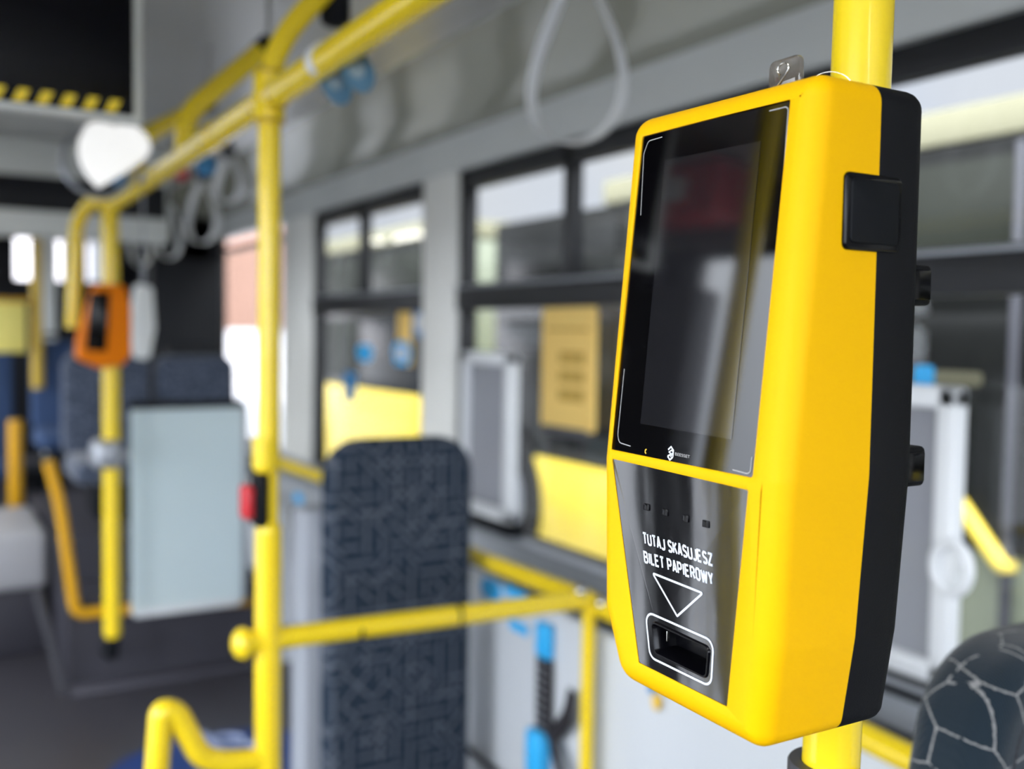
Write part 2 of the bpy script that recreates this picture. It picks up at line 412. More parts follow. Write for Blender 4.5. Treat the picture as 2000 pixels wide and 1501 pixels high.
# ceiling: one extruded profile with coves and header fascias on both sides
prof = [(WX+.05, 1.775), (WX-.035, 1.775), (WX-.045, 1.79), (1.60, 1.87), (1.585, 1.885), (1.56, 1.89), (1.50, 1.905), (1.42, 1.93), (1.32, 1.955), (1.2, 1.975), (1.05, 1.985), (.6, 1.99),
        (0, 1.99), (-.4, 1.985), (-.62, 1.96), (-.76, 1.92), (-.84, 1.89), (-.90, 1.86), (LX-.05, 1.80)]
def extr(bm, pr, y0, y1, th=.03):
    A = [bm.verts.new((x, y0, z)) for x, z in pr]; B = [bm.verts.new((x, y1, z)) for x, z in pr]
    C = [bm.verts.new((x, y0, z+th)) for x, z in pr]; D = [bm.verts.new((x, y1, z+th)) for x, z in pr]
    for i in range(len(pr)-1):
        bm.faces.new((A[i], A[i+1], B[i+1], B[i])); bm.faces.new((C[i], D[i], D[i+1], C[i+1]))
        bm.faces.new((A[i], C[i], C[i+1], A[i+1])); bm.faces.new((B[i], B[i+1], D[i+1], D[i]))
    return bm
b = new(); extr(b, prof[9:], YB, YF); struct('ceiling', b, 'ceiling_grey')
b = new(); extr(b, prof[4:10], YB, YF); struct('trim_11', b, 'cove_reflect_tint')
b = new(); extr(b, prof[:5], YB, YF, .02); struct('trim_4', b, 'panel_grey')
# left wall: panels, pillars, windows and a glazed double door opposite the ticket device
b = new(); box(b, LX-.05, LX, YB, .9, 0, .75); box(b, LX-.05, LX, 3.1, YF, 0, .75)
for a, c in ((-1.0, -.7), (.75, .9), (3.1, 3.2), (4.3, 4.5), (6.2, 6.5), (8.4, 9.2)): box(b, LX-.05, LX, a, c, .7, 1.69)
struct('wall_left', b, 'inner_dark', smooth=False)
b = new(); box(b, LX-.05, LX, YB, YF, 1.68, 1.86); struct('trim_9', b, 'header_grey', smooth=False)
for i, (a, c, z0) in enumerate(((-2.8, -1.0, .75), (-.7, .75, .75), (3.2, 4.3, .75), (4.5, 6.2, .75), (6.5, 8.4, .75))):
    root = bpy.data.objects.new('window_%d' % (5+i), None); COL.objects.link(root); root['kind'] = 'structure'; root.location = (LX, a, z0)
    b = new()
    for q in ((a, c, z0, z0+.03), (a, c, 1.65, 1.68), (a, a+.03, z0, 1.68), (c-.03, c, z0, 1.68), (a, c, 1.28, 1.33)): box(b, LX-.03, LX+.01, *q, .004)
    obj('window_frame', b, 'frame_dark', root)
    b = new(); box(b, LX-.02, LX-.015, a+.02, c-.02, z0+.02, 1.66); obj('pane', b, 'window_glass', root, smooth=False)
root = bpy.data.objects.new('door_1', None); COL.objects.link(root); root['kind'] = 'structure'; root.location = (LX, 2.0, 0)
for a, c in ((.9, 2.055), (2.065, 3.1)):
    b = new()
    for q in ((a, c, 0, .10), (a, c, 1.65, 1.68), (a, a+.05, 0, 1.68), (c-.05, c, 0, 1.68), (1.975, 2.055, 0, 1.68) if a < 1 else (2.065, 2.145, 0, 1.68)): box(b, LX-.03, LX, *q, .004)
    obj('door_leaf', b, 'frame_dark', root)
    b = new(); box(b, LX-.02, LX-.014, a+.04, c-.04, .08, 1.66); obj('pane', b, 'window_glass', root, smooth=False)
# front end behind the camera: wide windscreen
b = new(); box(b, LX, WX, YB-.05, YB, 0, .55); box(b, LX, WX, YB-.05, YB, 1.85, 2.0); box(b, LX-.05, LX+.06, YB-.05, YB, 0, 2.0); box(b, WX-.06, WX+.05, YB-.05, YB, 0, 2.0)
struct('wall_front', b, 'frame_dark', smooth=False)
b = new(); box(b, LX+.05, WX-.05, YB-.03, YB-.024, .55, 1.85); o = struct('window_10', b, 'window_glass', smooth=False)
# rear end
rz0, rz1 = at(100, 548, Y=YF).z, at(100, 468, Y=YF).z; rx = [at(p_, 510, Y=YF).x for p_ in (28, 88, 96, 122, 132, 158, 168, 196)]
b = new(); box(b, LX, WX, YF-.05, YF, 0, rz0); box(b, LX, WX, YF-.05, YF, rz1, 2.0)
for x0, x1 in ((LX, rx[0]), (rx[1], rx[2]), (rx[3], rx[4]), (rx[5], rx[6]), (rx[7], WX)): box(b, x0, x1, YF-.05, YF, rz0-.02, rz1+.02)
struct('wall_rear', b, 'bulkhead_black', smooth=False)
b = new(); box(b, .2, 1.5, YF-.03, YF-.024, rz0-.03, rz1+.03); struct('window_11', b, 'window_glass', smooth=False)
# things by the left door, seen mirrored in the device's screen
t = thing('reflection_box', 'dark box added against the rear leaf of the glazed door to shape the screen reflection', 'box', (LX+.04, 2.5, 1.0))  # unseen box, added to make the dark area of the screen's reflection
b = new(); box(b, LX+.005, LX+.10, 1.86, 3.0, 1.0, 1.56, .02, 3); box(b, LX+.005, LX+.10, 2.10, 3.0, 1.5, 1.67, .02, 3); obj('casing', b, 'inner_dark', t)
b = new(); box(b, LX+.09, LX+.104, 2.1, 2.3, 1.3, 1.4, .004); obj('box_plate', b, 'metal_grey', t)
t = thing('grab_pole', 'yellow pole beside the glazed left door', 'pole', (-.29, 1.09, 0))
b = new(); cyl(b, (-.29, 1.09, 0), (-.29, 1.09, 1.985), .0175, 24); obj('pole', b, 'pole_yellow', t)
b = new(); cyl(b, (-.29, 1.09, 0), (-.29, 1.09, .015), .04, 24); obj('base_flange', b, 'rubber_black', t)
t = thing('emergency_box', 'red emergency box high above the glazed left door', 'box', (-.80, 1.95, 1.8))
b = new(); box(b, -.93, -.80, 1.8, 2.25, 1.72, 1.86, .015, 3); obj('casing', b, 'red_plastic', t)
b = new(); box(b, -.81, -.796, 1.9, 2.1, 1.76, 1.82, .004); obj('cover_plate', b, 'white_plastic', t)
# ceiling fill lights, added to brighten the interior
def ceiling_fill_light(x, y, lab):
    t = thing('ceiling_fill_light', lab, 'light', (x, y, 1.96))
    b = new(); box(b, x-.09, x+.09, y-.6, y+.6, 1.955, 1.985, .008); obj('housing', b, 'white_plastic', t)
    b = new(); box(b, x-.075, x+.075, y-.58, y+.58, 1.945, 1.957, .004); obj('diffuser', b, 'fill_white', t)
ceiling_fill_light(-.35, -1.8, 'long white fill light added on the ceiling nearest the windscreen')
ceiling_fill_light(-.35, .1, 'long white fill light added on the ceiling above the glazed door side')
ceiling_fill_light(-.35, 4.0, 'long white fill light added on the ceiling behind the hanging monitor')
ceiling_fill_light(.1, 7.2, 'long white fill light added on the ceiling over the rear seats')

# =====================================================================================
#  TICKET DEVICE
# =====================================================================================
ZB = 1.125
def xf(z): return .352 + (z-ZB)*(.019/.203) if z >= ZB else .352 + (ZB-z)*(.0035/.127)
def face(px, py, off=0):
    X = .355
    for _ in range(12):
        p = at(px, py, X=X-off); X = xf(p.z)
    return (p.y, p.z)
XS, XB_ = .415, .4540
dev = thing('ticket_validator', 'large yellow and black ticket validator with dark screen, clamped to the nearest yellow pole', 'ticket validator', (.43, .413, 1.0))
OUTL = rpoly([(.342, 1.3295), (.342, 1.13), (.3475, 1.045), (.3555, .9915), (.4735, .9940), (.4905, 1.036), (.4905, 1.126), (.4922, 1.3315)],
             [.011, .03, .03, .010, .016, .010, .02, .012], 8)
def shell_ring(bm, d, w_, absx=None):
    q = offset_in(OUTL, d) if d else OUTL
    return [bm.verts.new((absx if absx is not None else xf(z)+w_, y, z)) for y, z in q]
def bridge(bm, A, B):
    k = len(A)
    for i in range(k): bm.faces.new((A[i], A[(i+1) % k], B[(i+1) % k], B[i]))
def inside(p, poly):
    c = False; n = len(poly)
    for i in range(n):
        a, b_ = poly[i], poly[i-1]
        if (a[1] > p[1]) != (b_[1] > p[1]) and p[0] < (b_[0]-a[0])*(p[1]-a[1])/(b_[1]-a[1])+a[0]: c = not c
    return c
def fill_holes(bm, outer, holes, crease=None):
    vs = []; es = []; polys = []
    for loop in [outer]+holes:
        k0 = len(vs); n = len(loop); vs += loop; es += [(k0+i, k0+(i+1) % n) for i in range(n)]; polys.append([(v.co.y, v.co.z) for v in loop])
    if crease:
        for i in range(15):
            y = .352+(.480-.352)*i/14; vs.append(bm.verts.new((xf(crease), y, crease)))
            if i: es.append((len(vs)-2, len(vs)-1))
    co = [Vector((v.co.y, v.co.z)) for v in vs]
    r_ = delaunay_2d_cdt(co, es, [], 1, 1e-7)
    mp = {}
    for i, o_ in enumerate(r_[3]): mp[i] = vs[o_[0]] if o_ else bm.verts.new((xf(r_[0][i].y), r_[0][i].x, r_[0][i].y))
    for f_ in r_[2]:
        c = sum((r_[0][i] for i in f_), Vector((0, 0)))/len(f_)
        if inside(c, polys[0]) and not any(inside(c, q) for q in polys[1:]):
            try: bm.faces.new([mp[i] for i in f_])
            except ValueError: pass
scr = rpoly([face(1252, 265), face(1545, 189), face(1470, 936), face(1190, 879)], .0022, 4)
stk = rpoly([face(1193, 893), face(1462, 955), face(1420, 1383), face(1245, 1295)], .0014, 4)
b = new()
rb = .012; rings = [shell_ring(b, 0, 0, XS)]
for j in range(9):
    t = math.pi/2*j/8
    rings.append(shell_ring(b, rb*(1-math.cos(t)), rb*(1-math.sin(t))))
for A, B in zip(rings, rings[1:]): bridge(b, A, B)
def hole_loop(poly, off): return [b.verts.new((xf(z)+off, y, z)) for y, z in poly]
h1 = hole_loop(scr, 0); h2 = hole_loop(stk, 0)
# a rounded lip leads into each recess
def recess(loop, poly):
    k = hole_loop(offset_in(poly, .0006), .0004); k2 = hole_loop(offset_in(poly, .0008), .003)
    bridge(b, loop, k); bridge(b, k, k2)
recess(h1, scr); recess(h2, stk)
fill_holes(b, rings[-1], [h1, h2], 1.1245)
obj('front_cover', b, 'device_yellow', dev, label='yellow front cover')
b = new()
rr = [shell_ring(b, .0008, 0, XS-.002), shell_ring(b, 0, 0, XS+.0004), shell_ring(b, 0, 0, XB_-.012)]
for j in range(1, 7):
    t = math.pi/2*j/6; rr.append(shell_ring(b, .012*(1-math.cos(t)), 0, XB_-.012*(1-math.sin(t))))
for A, B in zip(rr, rr[1:]): bridge(b, A, B)
b.faces.new(rr[-1]); b.faces.new(rr[0][::-1])
obj('back_housing', b, 'housing_black', dev, label='matt black back housing')
def plate(poly, off, th, m, name, parent, holes=(), **k):
    """a thin plate following the device's face"""
    b = new()
    outer = [b.verts.new((xf(z)+off, y, z)) for y, z in poly]
    hs = [[b.verts.new((xf(z)+off, y, z)) for y, z in h] for h in holes]
    if hs: fill_holes(b, outer, hs)
    else: b.faces.new(outer)
    for loop, pl in zip([outer]+hs, [poly]+list(holes)):
        bk = [b.verts.new((xf(z)+off+th, y, z)) for y, z in pl]; bridge(b, loop, bk)
    return obj(name, b, m, parent, smooth=False, **k)
glass = plate(offset_in(scr, .0004), .0012, .002, 'screen_glass', 'screen_glass', dev, label='glossy black touch screen glass')
dsp = [face(1296, 312, 0), face(1483, 275, 0), face(1426, 858, 0), face(1248, 827, 0)]
plate(dsp, .0010, .0004, 'display_grey', 'display', glass)
slotp = rpoly([face(1272, 1214), face(1383, 1266), face(1378, 1322), face(1279, 1274)], .0028, 5)
lab = plate(offset_in(stk, .0004), .0008, .002, 'label_film', 'lower_label', dev, [slotp], label='glossy black printed lower panel')
# paper slot: rounded raised lip and a funnel going in
def slot():
    b = new(); k = []
    for d, w_ in ((-.0012, .0006), (-.0006, -.0002), (.0002, -.0002), (.0008, .0008), (.0026, .0060), (.0030, .014)):
        q = offset_in(slotp, d); k.append([b.verts.new((xf(z)+w_, y, z)) for y, z in q])
    for A, B in zip(k, k[1:]): bridge(b, A, B)
    b.faces.new(k[-1]); return obj('paper_slot', b, 'gloss_black', dev)
sl = slot()
b = new(); q = face(1284, 1240); box(b, xf(1.02)+.003, xf(1.02)+.005, q[0]-.0045, q[0]-.0035, q[1]-.003, q[1]+.003, .0003); obj('slot_guide', b, 'steel', sl)
def stroke(bm, pts, wd, off, closed=False):
    n = len(pts)
    L_, R_ = [], []
    for i in range(n):
        p = Vector(pts[i]); a = Vector(pts[(i-1) % n]) if (closed or i > 0) else p; c = Vector(pts[(i+1) % n]) if (closed or i < n-1) else p
        d1 = (p-a).normalized() if (p-a).length > 1e-9 else (c-p).normalized(); d2 = (c-p).normalized() if (c-p).length > 1e-9 else d1
        n1 = Vector((-d1.y, d1.x)); n2 = Vector((-d2.y, d2.x)); m_ = (n1+n2).normalized(); s = wd/2/max(.35, m_.dot(n1))
        for S, sg in ((L_, 1), (R_, -1)):
            q = p+m_*s*sg; S.append(bm.verts.new((xf(q.y)+off, q.x, q.y)))
    for i in range(n if closed else n-1):
        j = (i+1) % n; bm.faces.new((L_[i], L_[j], R_[j], R_[i]))
def fpoly(pxs, r=0): return rpoly([face(*p) for p in pxs], r, 5) if r else [face(*p) for p in pxs]
b = new(); stroke(b, rpoly([face(1273, 1119), face(1371, 1158), face(1321, 1203)], .0005, 3), .0013, .00055, True); obj('arrow_print', b, 'print_white', lab, False)
b = new(); stroke(b, fpoly([(1259, 1193), (1392, 1252), (1387, 1341), (1268, 1283)], .0055), .0013, .00055, True); obj('slot_outline_print', b, 'print_white', lab, False)
def text(body, p_tl, p_tr, p_bl, off, name, parent, m, bold=.030):
    """lettering laid on the device face: top-left, top-right and bottom-left given on the face"""
    cu = bpy.data.curves.new('t', 'FONT'); cu.body = body; cu.size = 1; cu.offset = bold
    to = bpy.data.objects.new('t', cu); COL.objects.link(to)
    dg = bpy.context.evaluated_depsgraph_get(); me = bpy.data.meshes.new_from_object(to.evaluated_get(dg))
    bpy.data.objects.remove(to); 
    xs = [v.co.x for v in me.vertices]; ys = [v.co.y for v in me.vertices]
    x0, x1, y0, y1 = min(xs), max(xs), min(ys), max(ys)
    tl, tr, bl = Vector(p_tl), Vector(p_tr), Vector(p_bl)
    for v in me.vertices:
        u = (v.co.x-x0)/(x1-x0); t = (y1-v.co.y)/(y1-y0)
        q = tl+(tr-tl)*u+(bl-tl)*t
        v.co = Vector((xf(q.y)+off, q.x, q.y))-parent.parent.location
    me.materials.append(MATS[m]); o = bpy.data.objects.new(name, me); COL.objects.link(o); o.parent = parent
    return o
GLYPH = {  # narrow upright capitals as strokes in a box .56 wide, 1 high
 'T': [[(0, 1), (.56, 1)], [(.28, 1), (.28, 0)]], 'U': [[(0, 1), (0, .2), (.06, .05), (.18, 0), (.38, 0), (.5, .05), (.56, .2), (.56, 1)]],
 'A': [[(0, 0), (.25, 1), (.31, 1), (.56, 0)], [(.09, .28), (.47, .28)]], 'J': [[(.44, 1), (.44, .2), (.37, .05), (.25, 0), (.1, 0), (-.04, .1)]],
 'S': [[(.53, .86), (.42, .98), (.16, 1), (.03, .88), (.02, .68), (.12, .56), (.42, .46), (.54, .34), (.54, .14), (.42, .02), (.14, 0), (.01, .12)]],
 'K': [[(0, 0), (0, 1)], [(.53, 1), (.03, .42)], [(.18, .60), (.56, 0)]], 'E': [[(.5, 1), (0, 1), (0, 0), (.5, 0)], [(0, .52), (.44, .52)]],
 'Z': [[(0, 1), (.52, 1), (.52, .96), (.0, .06), (.0, 0), (.54, 0)]], 'B': [[(0, 0), (0, 1), (.36, 1), (.5, .9), (.5, .66), (.38, .54), (0, .53)], [(.38, .54), (.54, .42), (.54, .12), (.38, 0), (0, 0)]],
 'I': [[(.05, 0), (.05, 1)]], 'L': [[(0, 1), (0, 0), (.46, 0)]], 'P': [[(0, 0), (0, 1), (.38, 1), (.53, .88), (.53, .56), (.38, .44), (0, .44)]],
 'R': [[(0, 0), (0, 1), (.38, 1), (.53, .88), (.53, .58), (.38, .46), (0, .46)], [(.28, .46), (.56, 0)]],
 'O': [[(.16, 0), (.4, 0), (.55, .14), (.55, .86), (.4, 1), (.16, 1), (.01, .86), (.01, .14), (.16, 0)]],
 'W': [[(0, 1), (.17, 0), (.23, 0), (.39, .9), (.43, .9), (.59, 0), (.65, 0), (.82, 1)]], 'Y': [[(0, 1), (.28, .42), (.56, 1)], [(.28, .42), (.28, 0)]]}
def line_of_text(body, tl, tr, bl, wd):
    adv = {'I': .10, 'W': .82, 'J': .44, 'L': .46}; tot = 0; xs = []
    for ch in body:
        xs.append(tot); tot += (.42 if ch == ' ' else adv.get(ch, .56)+.27)
    tot -= .27; tl, tr, bl = Vector(tl), Vector(tr), Vector(bl); b = new()
    for ch, x in zip(body, xs):
        for st in GLYPH.get(ch, []):
            stroke(b, [tuple(tl+(tr-tl)*((x+u)/tot)+(bl-tl)*(1-v)) for u, v in st], wd, .00055)
    obj('lettering', b, 'print_white', lab, False)
line_of_text('TUTAJ SKASUJESZ', face(1254, 1040), face(1388, 1082), face(1256, 1060), .00128)
line_of_text('BILET PAPIEROWY', face(1256, 1077), face(1389, 1119), face(1258, 1097), .00128)
for p in ((1261, 990), (1297, 1000), (1337, 1012), (1377, 1023)):
    c = face(*p); b = new()
    slab(b, rrect(c[0]-.0026, c[0]+.0026, c[1]-.0019, c[1]+.0019, .0005, 3), 'YZ', xf(c[1])+.0003, xf(c[1])+.0009, .0002, 2); obj('indicator_light', b, 'gloss_black', dev)
# brackets printed at the corners of the glass
for pts in ([(1249, 420), (1255, 300), (1264, 275), (1291, 267)], [(1500, 216), (1533, 208), (1537, 212), (1525, 378)], [(1217, 720), (1204, 850), (1207, 864), (1229, 871)], [(1428, 917), (1457, 925), (1463, 921), (1466, 892)]):
    q = [face(*p) for p in pts]; b = new(); stroke(b, [tuple(v[:2]) for v in fillet([(*p, 0) for p in q], .002, 4)], .0005, .0009)
    obj('corner_print', b, 'print_grey', glass, False)
b = new(); c = face(1307, 885); hx = [(c[0]+.0029*math.cos(R(90+60*i))*.9, c[1]+.0036*math.sin(R(90+60*i))) for i in range(6)]
stroke(b, [hx[5], hx[0], hx[1], hx[2]], .0010, .0009); stroke(b, [hx[2], hx[3], hx[4], hx[5]][0:3], .0010, .0009)
stroke(b, [(c[0]-.0022, c[1]+.0010), (c[0]-.0006, c[1]+.0018), (c[0]+.0012, c[1]+.0006), (c[0]-.0012, c[1]-.0006), (c[0]-.0004, c[1]-.0020)], .0008, .0009)
stroke(b, [hx[4], (c[0]-.0024, c[1]+.0004)], .0010, .0009)
obj('emblem_print', b, 'print_white', glass, False)
text('BEESSET', face(1316, 883), face(1345, 889), face(1316, 889), .0009, 'lettering', glass, 'print_grey', .0)
b = new(); c = face(1259, 881); stroke(b, [(c[0]-.0004, c[1]+.0013), (c[0]+.0006, c[1]+.0006), (c[0]+.0006, c[1]-.0006), (c[0]-.0004, c[1]-.0013)], .0008, .0009); obj('status_print', b, 'print_amber', glass, False)
# side port cover
b = new(); slab(b, rrect(.3893, .4310, 1.2440, 1.2822, .0035, 6), 'XZ', .3400, .346, .0012, 3)
spc = obj('side_port_cover', b, 'gloss_black', dev, label='small square black cover on the side')
b = new(); slab(b, rrect(.3925, .4275, 1.2475, 1.2790, .003, 6), 'XZ', .3390, .341, .0008, 3); obj('cover_pad', b, 'rubber_black', spc)
# pole clamps on the back
for z in (1.2325, 1.1245):
    b = new(); slab(b, rrect(XB_-.004, .5190, .385, .446, .005, 5), 'XY', z-.012, z+.012, .003, 3)
    k = obj('pole_clamp', b, 'housing_black', dev)
    b = new(); slab(b, rrect(.497, .515, .3838, .3860, .001, 3), 'XY', z-.009, z+.009, .0008, 2); obj('clamp_pad', b, 'gloss_black', k)
# clear seal standing on top with its wire
t = thing('security_seal', 'small clear plastic seal tag with thin wire on top of the large yellow validator', 'seal', (.395, .38, 1.331))
b = new(); slab(b, rrect(.3705, .3925, 1.3285, 1.3455, .004, 5), 'YZ', .387, .3905, .001, 2); obj('seal_body', b, 'seal_clear', t)
b = new(); tube(b, [(.3865, .3815+.0032*math.cos(a_)*1.2, 1.3398+.003*math.sin(a_)) for a_ in [R(x) for x in range(-60, 225, 15)]]+[(.3865, .380, 1.3365), (.3865, .3855, 1.3315)], .0005, 6)
obj('seal_mark', b, 'steel', t)
b = new(); tube(b, [(.395, .372, 1.331), (.397, .368, 1.3355), (.401, .362, 1.3365), (.405, .357, 1.334), (.407, .354, 1.330)], .00018, 6, rf=.003); obj('wire', b, 'steel', t)

# =====================================================================================
#  POLES AND RAILS
# =====================================================================================
PR = .0175
b = new(); lx, ly = .0099, -.0059; cyl(b, (.486-1.17*lx, .419-1.17*ly, 0), (.486+.82*lx, .419+.82*ly, 1.99), PR, 48)
t = thing('grab_pole', 'thick bright yellow vertical pole nearest the camera, carrying the large validator', 'pole', (.486, .419, 0))
obj('pole', b, 'pole_yellow', t)
b = new(); cyl(b, (.486-1.17*lx, .419-1.17*ly, 0), (.486-1.17*lx, .419-1.17*ly, .02), .04, 32); obj('base_flange', b, 'rubber_black', t)
# grey open collar below the device
def collar():
    CXc, CYc = .486-.25*.0099, .419+.25*.0059
    t = thing('pole_collar', 'dark grey open plastic collar on the nearest pole just below the validator', 'collar', (.486, .419, .90))
    b = new(); ri, ro = PR+.0004, PR+.0085; a0, a1 = R(78), R(292); n = 30; rings = []
    for i in range(n+1):
        a_ = a0+(a1-a0)*i/n; q = []
        for rr_, z in ((ri, .900), (ro, .900), (ro, .9355), (ro-.001, .9370), (ri, .9370)):
            q.append(b.verts.new((CXc+rr_*math.cos(a_), CYc+rr_*math.sin(a_), z)))
        rings.append(q)
    for A, B in zip(rings, rings[1:]): bridge(b, A, B)
    b.faces.new(rings[0]); b.faces.new(rings[-1][::-1]); obj('ring', b, 'clamp_grey', t)
    a_ = R(195); c = Vector((CXc+ro*math.cos(a_), CYc+ro*math.sin(a_), .924)); d = Vector((math.cos(a_), math.sin(a_), 0))
    b = new(); cyl(b, c-d*.001, c+d*.0006, .0022, 16); obj('screw', b, 'rubber_black', t)
collar()
# middle pole with wide lower sleeve
PX, PY = .5, 1.65
t = thing('grab_pole', 'yellow pole left of centre whose top curves over to the ceiling, with thick lower section', 'pole', (PX, PY, 0))
top = at(640, -12, Y=PY)
b = new(); cyl(b, (PX+.006, PY, .85), (PX+.006, PY, .99), .0105, 20); obj('link_tube', b, 'pole_yellow', t)
b = new(); tube(b, [(PX, PY, at(523, 905, Y=PY).z), (PX, PY, at(527, 185, Y=PY).z), at(533, 118, Y=PY), at(558, 68, Y=PY), at(592, 25, Y=PY), at(650, -35, Y=PY), (top.x+.12, PY, 1.99)], .0185, 24, rf=.06); obj('pole', b, 'pole_yellow', t)
b = new(); cyl(b, (PX, PY, 0), (PX, PY, .86), .0225, 28); ball(b, (PX, PY, .86), .0225); obj('sleeve', b, 'pole_yellow', t)
b = new(); cyl(b, (PX-.002, PY-.004, 1.548), (PX-.002, PY-.004, 1.622), .0255, 28); obj('joint_collar', b, 'pole_yellow', t)
for z_ in (1.543, 1.623):
    b = new(); cyl(b, (PX-.002, PY-.004, z_), (PX-.002, PY-.004, z_+.004), .0258, 28); obj('joint_ring', b, 'mustard', t)
b = new(); cyl(b, (PX-.006, PY, .972), (PX-.006, PY, 1.02), .0215, 20); ball(b, (PX-.006, PY, .975), .0215); obj('upper_sleeve', b, 'pole_yellow', t)
# stop button box on it
t = thing('stop_button', 'black stop button box with red face on the pole left of centre', 'button', (PX-.03, PY+.02, .87))
b = new(); box(b, PX-.024, PX-.004, PY-.018, PY+.03, .868, .962, .006, 3); obj('casing', b, 'rubber_black', t)
b = new(); box(b, PX-.044, PX-.026, PY-.012, PY+.025, .883, .94, .006, 3); obj('push_face', b, 'red_plastic', t)
# far pole
FX, FY = .5, 3.29
t = thing('grab_pole', 'yellow pole at far left standing before the frosted partition, orange validator on it', 'pole', (FX, FY, .2))
b = new(); cyl(b, (FX, FY, .245), (FX, FY, 1.57), .0255, 20); ball(b, (FX, FY, .245), .0255); obj('pole', b, 'pole_yellow', t)
b = new(); tube(b, [(FX, FY, .235), (FX, FY, .17), (FX, FY+.13, .15)], .02, 14, rf=.03); obj('foot_bracket', b, 'rubber_black', t)
a1 = at(150, 430, Y=FY+.1); a2 = at(142, 640, Y=FY+.1)
b = new(); tube(b, [(FX-.01, FY, 1.58), (FX-.04, FY+.05, 1.60), a1, a2], .021, 16, rf=.05); obj('branch_tube', b, 'pole_yellow', t)
b = new(); c = at(205, 888, Y=FY-.03); box(b, c.x-.035, c.x+.05, FY-.05, FY+.05, c.z-.045, c.z+.045, .02, 3); obj('bracket', b, 'metal_grey', t)
# ceiling handrail along the row
t = thing('handrail', 'long yellow overhead handrail running from the poles along the ceiling', 'handrail', (.5, 1.6, 1.585))
b = new(); cyl(b, (.5, .62, 1.592), (.5, FY, 1.572), .0225, 24); obj('rail', b, 'pole_yellow', t)
b = new(); y = at(632, 95, X=.5).y; cyl(b, (.5, y-.012, 1.589), (.5, y+.012, 1.589), .0248, 24); obj('ring', b, 'white_plastic', t, label='pale ring')
for q in (1.60, 1.70, 2.27, 2.86):
    b = new(); cyl(b, (.5, q-.003, 1.583), (.5, q+.003, 1.583), .0230, 24); obj('joint_ring', b, 'mustard', t)
for y0 in (2.05, 2.65, 2.98):
    b = new(); cyl(b, (.5, y0-.05, 1.582), (.5, y0+.05, 1.582), .0255, 24); obj('clamp_sleeve', b, 'steel' if y0 == 2.65 else 'pole_yellow', t)  # the one steel sleeve stands in for a pale highlight on the rail
# brackets from the handrail up to the ceiling
for (q, pxm, pym, pxt, pyt, lab_) in ((2.27, 372, 225, 515, 96, 'curved yellow tube from the handrail to a black joint beside the bent pole'),
                                 (2.86, 288, 275, 400, 205, 'curved yellow tube rising from the handrail, nearest the bright round lamp')):
    t = thing('rail_bracket', lab_, 'rail bracket', (.5, q, 1.6), 'curved brackets above the overhead handrail')
    m_ = at(pxm, pym, Y=q); e_ = at(pxt, pyt, Y=q)
    b = new(); tube(b, [(.5, q, 1.585), (.5, q, m_.z), e_], .0225, 18, rf=.16); obj('tube', b, 'pole_yellow', t)
    d = (e_-Vector((.5, q, m_.z))).normalized()
    b = new(); tube(b, [e_-d*.012, e_+d*.022], .025, 18); obj('ceiling_joint', b, 'rubber_black', t)
    b = new(); tube(b, [e_, (e_.x+.012, q, e_.z+.03), (e_.x+.012, q, 1.985)], .008, 12, rf=.01); obj('ceiling_rod', b, 'ceiling_grey', t)
t = thing('ceiling_mount', 'black round ceiling mount above the overhead handrail near the top edge', 'mount', at(655, 10, X=.62))
c = at(655, 5, X=.62); b = new(); cyl(b, c-Vector((0, 0, .03)), (c.x, c.y, 1.99), .026, 24); obj('stem', b, 'rubber_black', t)
b = new(); ball(b, c-Vector((0, 0, .03)), .026, 1, 1, .5); obj('end_cap', b, 'rubber_black', t)
# blue tags under the handrail
for k, (p0, p1, lab_) in enumerate((((640, 128), (672, 196), 'blue oval tag hanging under the handrail, left of the pair'), ((684, 108), (716, 172), 'blue oval tag hanging under the handrail, right of the pair'))):
    A = at(*p0, X=.52); B = at(*p1, X=.52)
    t = thing('hanging_tag', lab_, 'tag', A, 'blue tags under the overhead handrail')
    d = (B-A); n_ = Vector((-.5, -.86, 0)); s_ = d.cross(n_).normalized(); mid = (A+B)/2
    b = new(); r1 = d.length*.60
    q = []
    for th_ in (-.004, .004):
        q.append([b.verts.new(mid+d.normalized()*(r1*math.cos(2*math.pi*i/28))+s_*(.021*math.sin(2*math.pi*i/28))+n_*th_) for i in range(28)])
    bridge(b, q[0], q[1]); b.faces.new(q[0]); b.faces.new(q[1][::-1]); obj('tag_body', b, 'tag_dull', t)
    q = [];b = new()
    for th_ in (.0042, .0055):
        q.append([b.verts.new(mid-d*.08+d.normalized()*(r1*.5*math.cos(2*math.pi*i/20))+s_*(.011*math.sin(2*math.pi*i/20))+n_*th_) for i in range(20)])
    bridge(b, q[0], q[1]); b.faces.new(q[0]); b.faces.new(q[1][::-1]); obj('pale_spot', b, 'tag_pale', t)
    q = new(); tube(q, [A, A+Vector((-.02, 0, .02))], .004, 8); obj('hook', q, 'white_plastic', t)
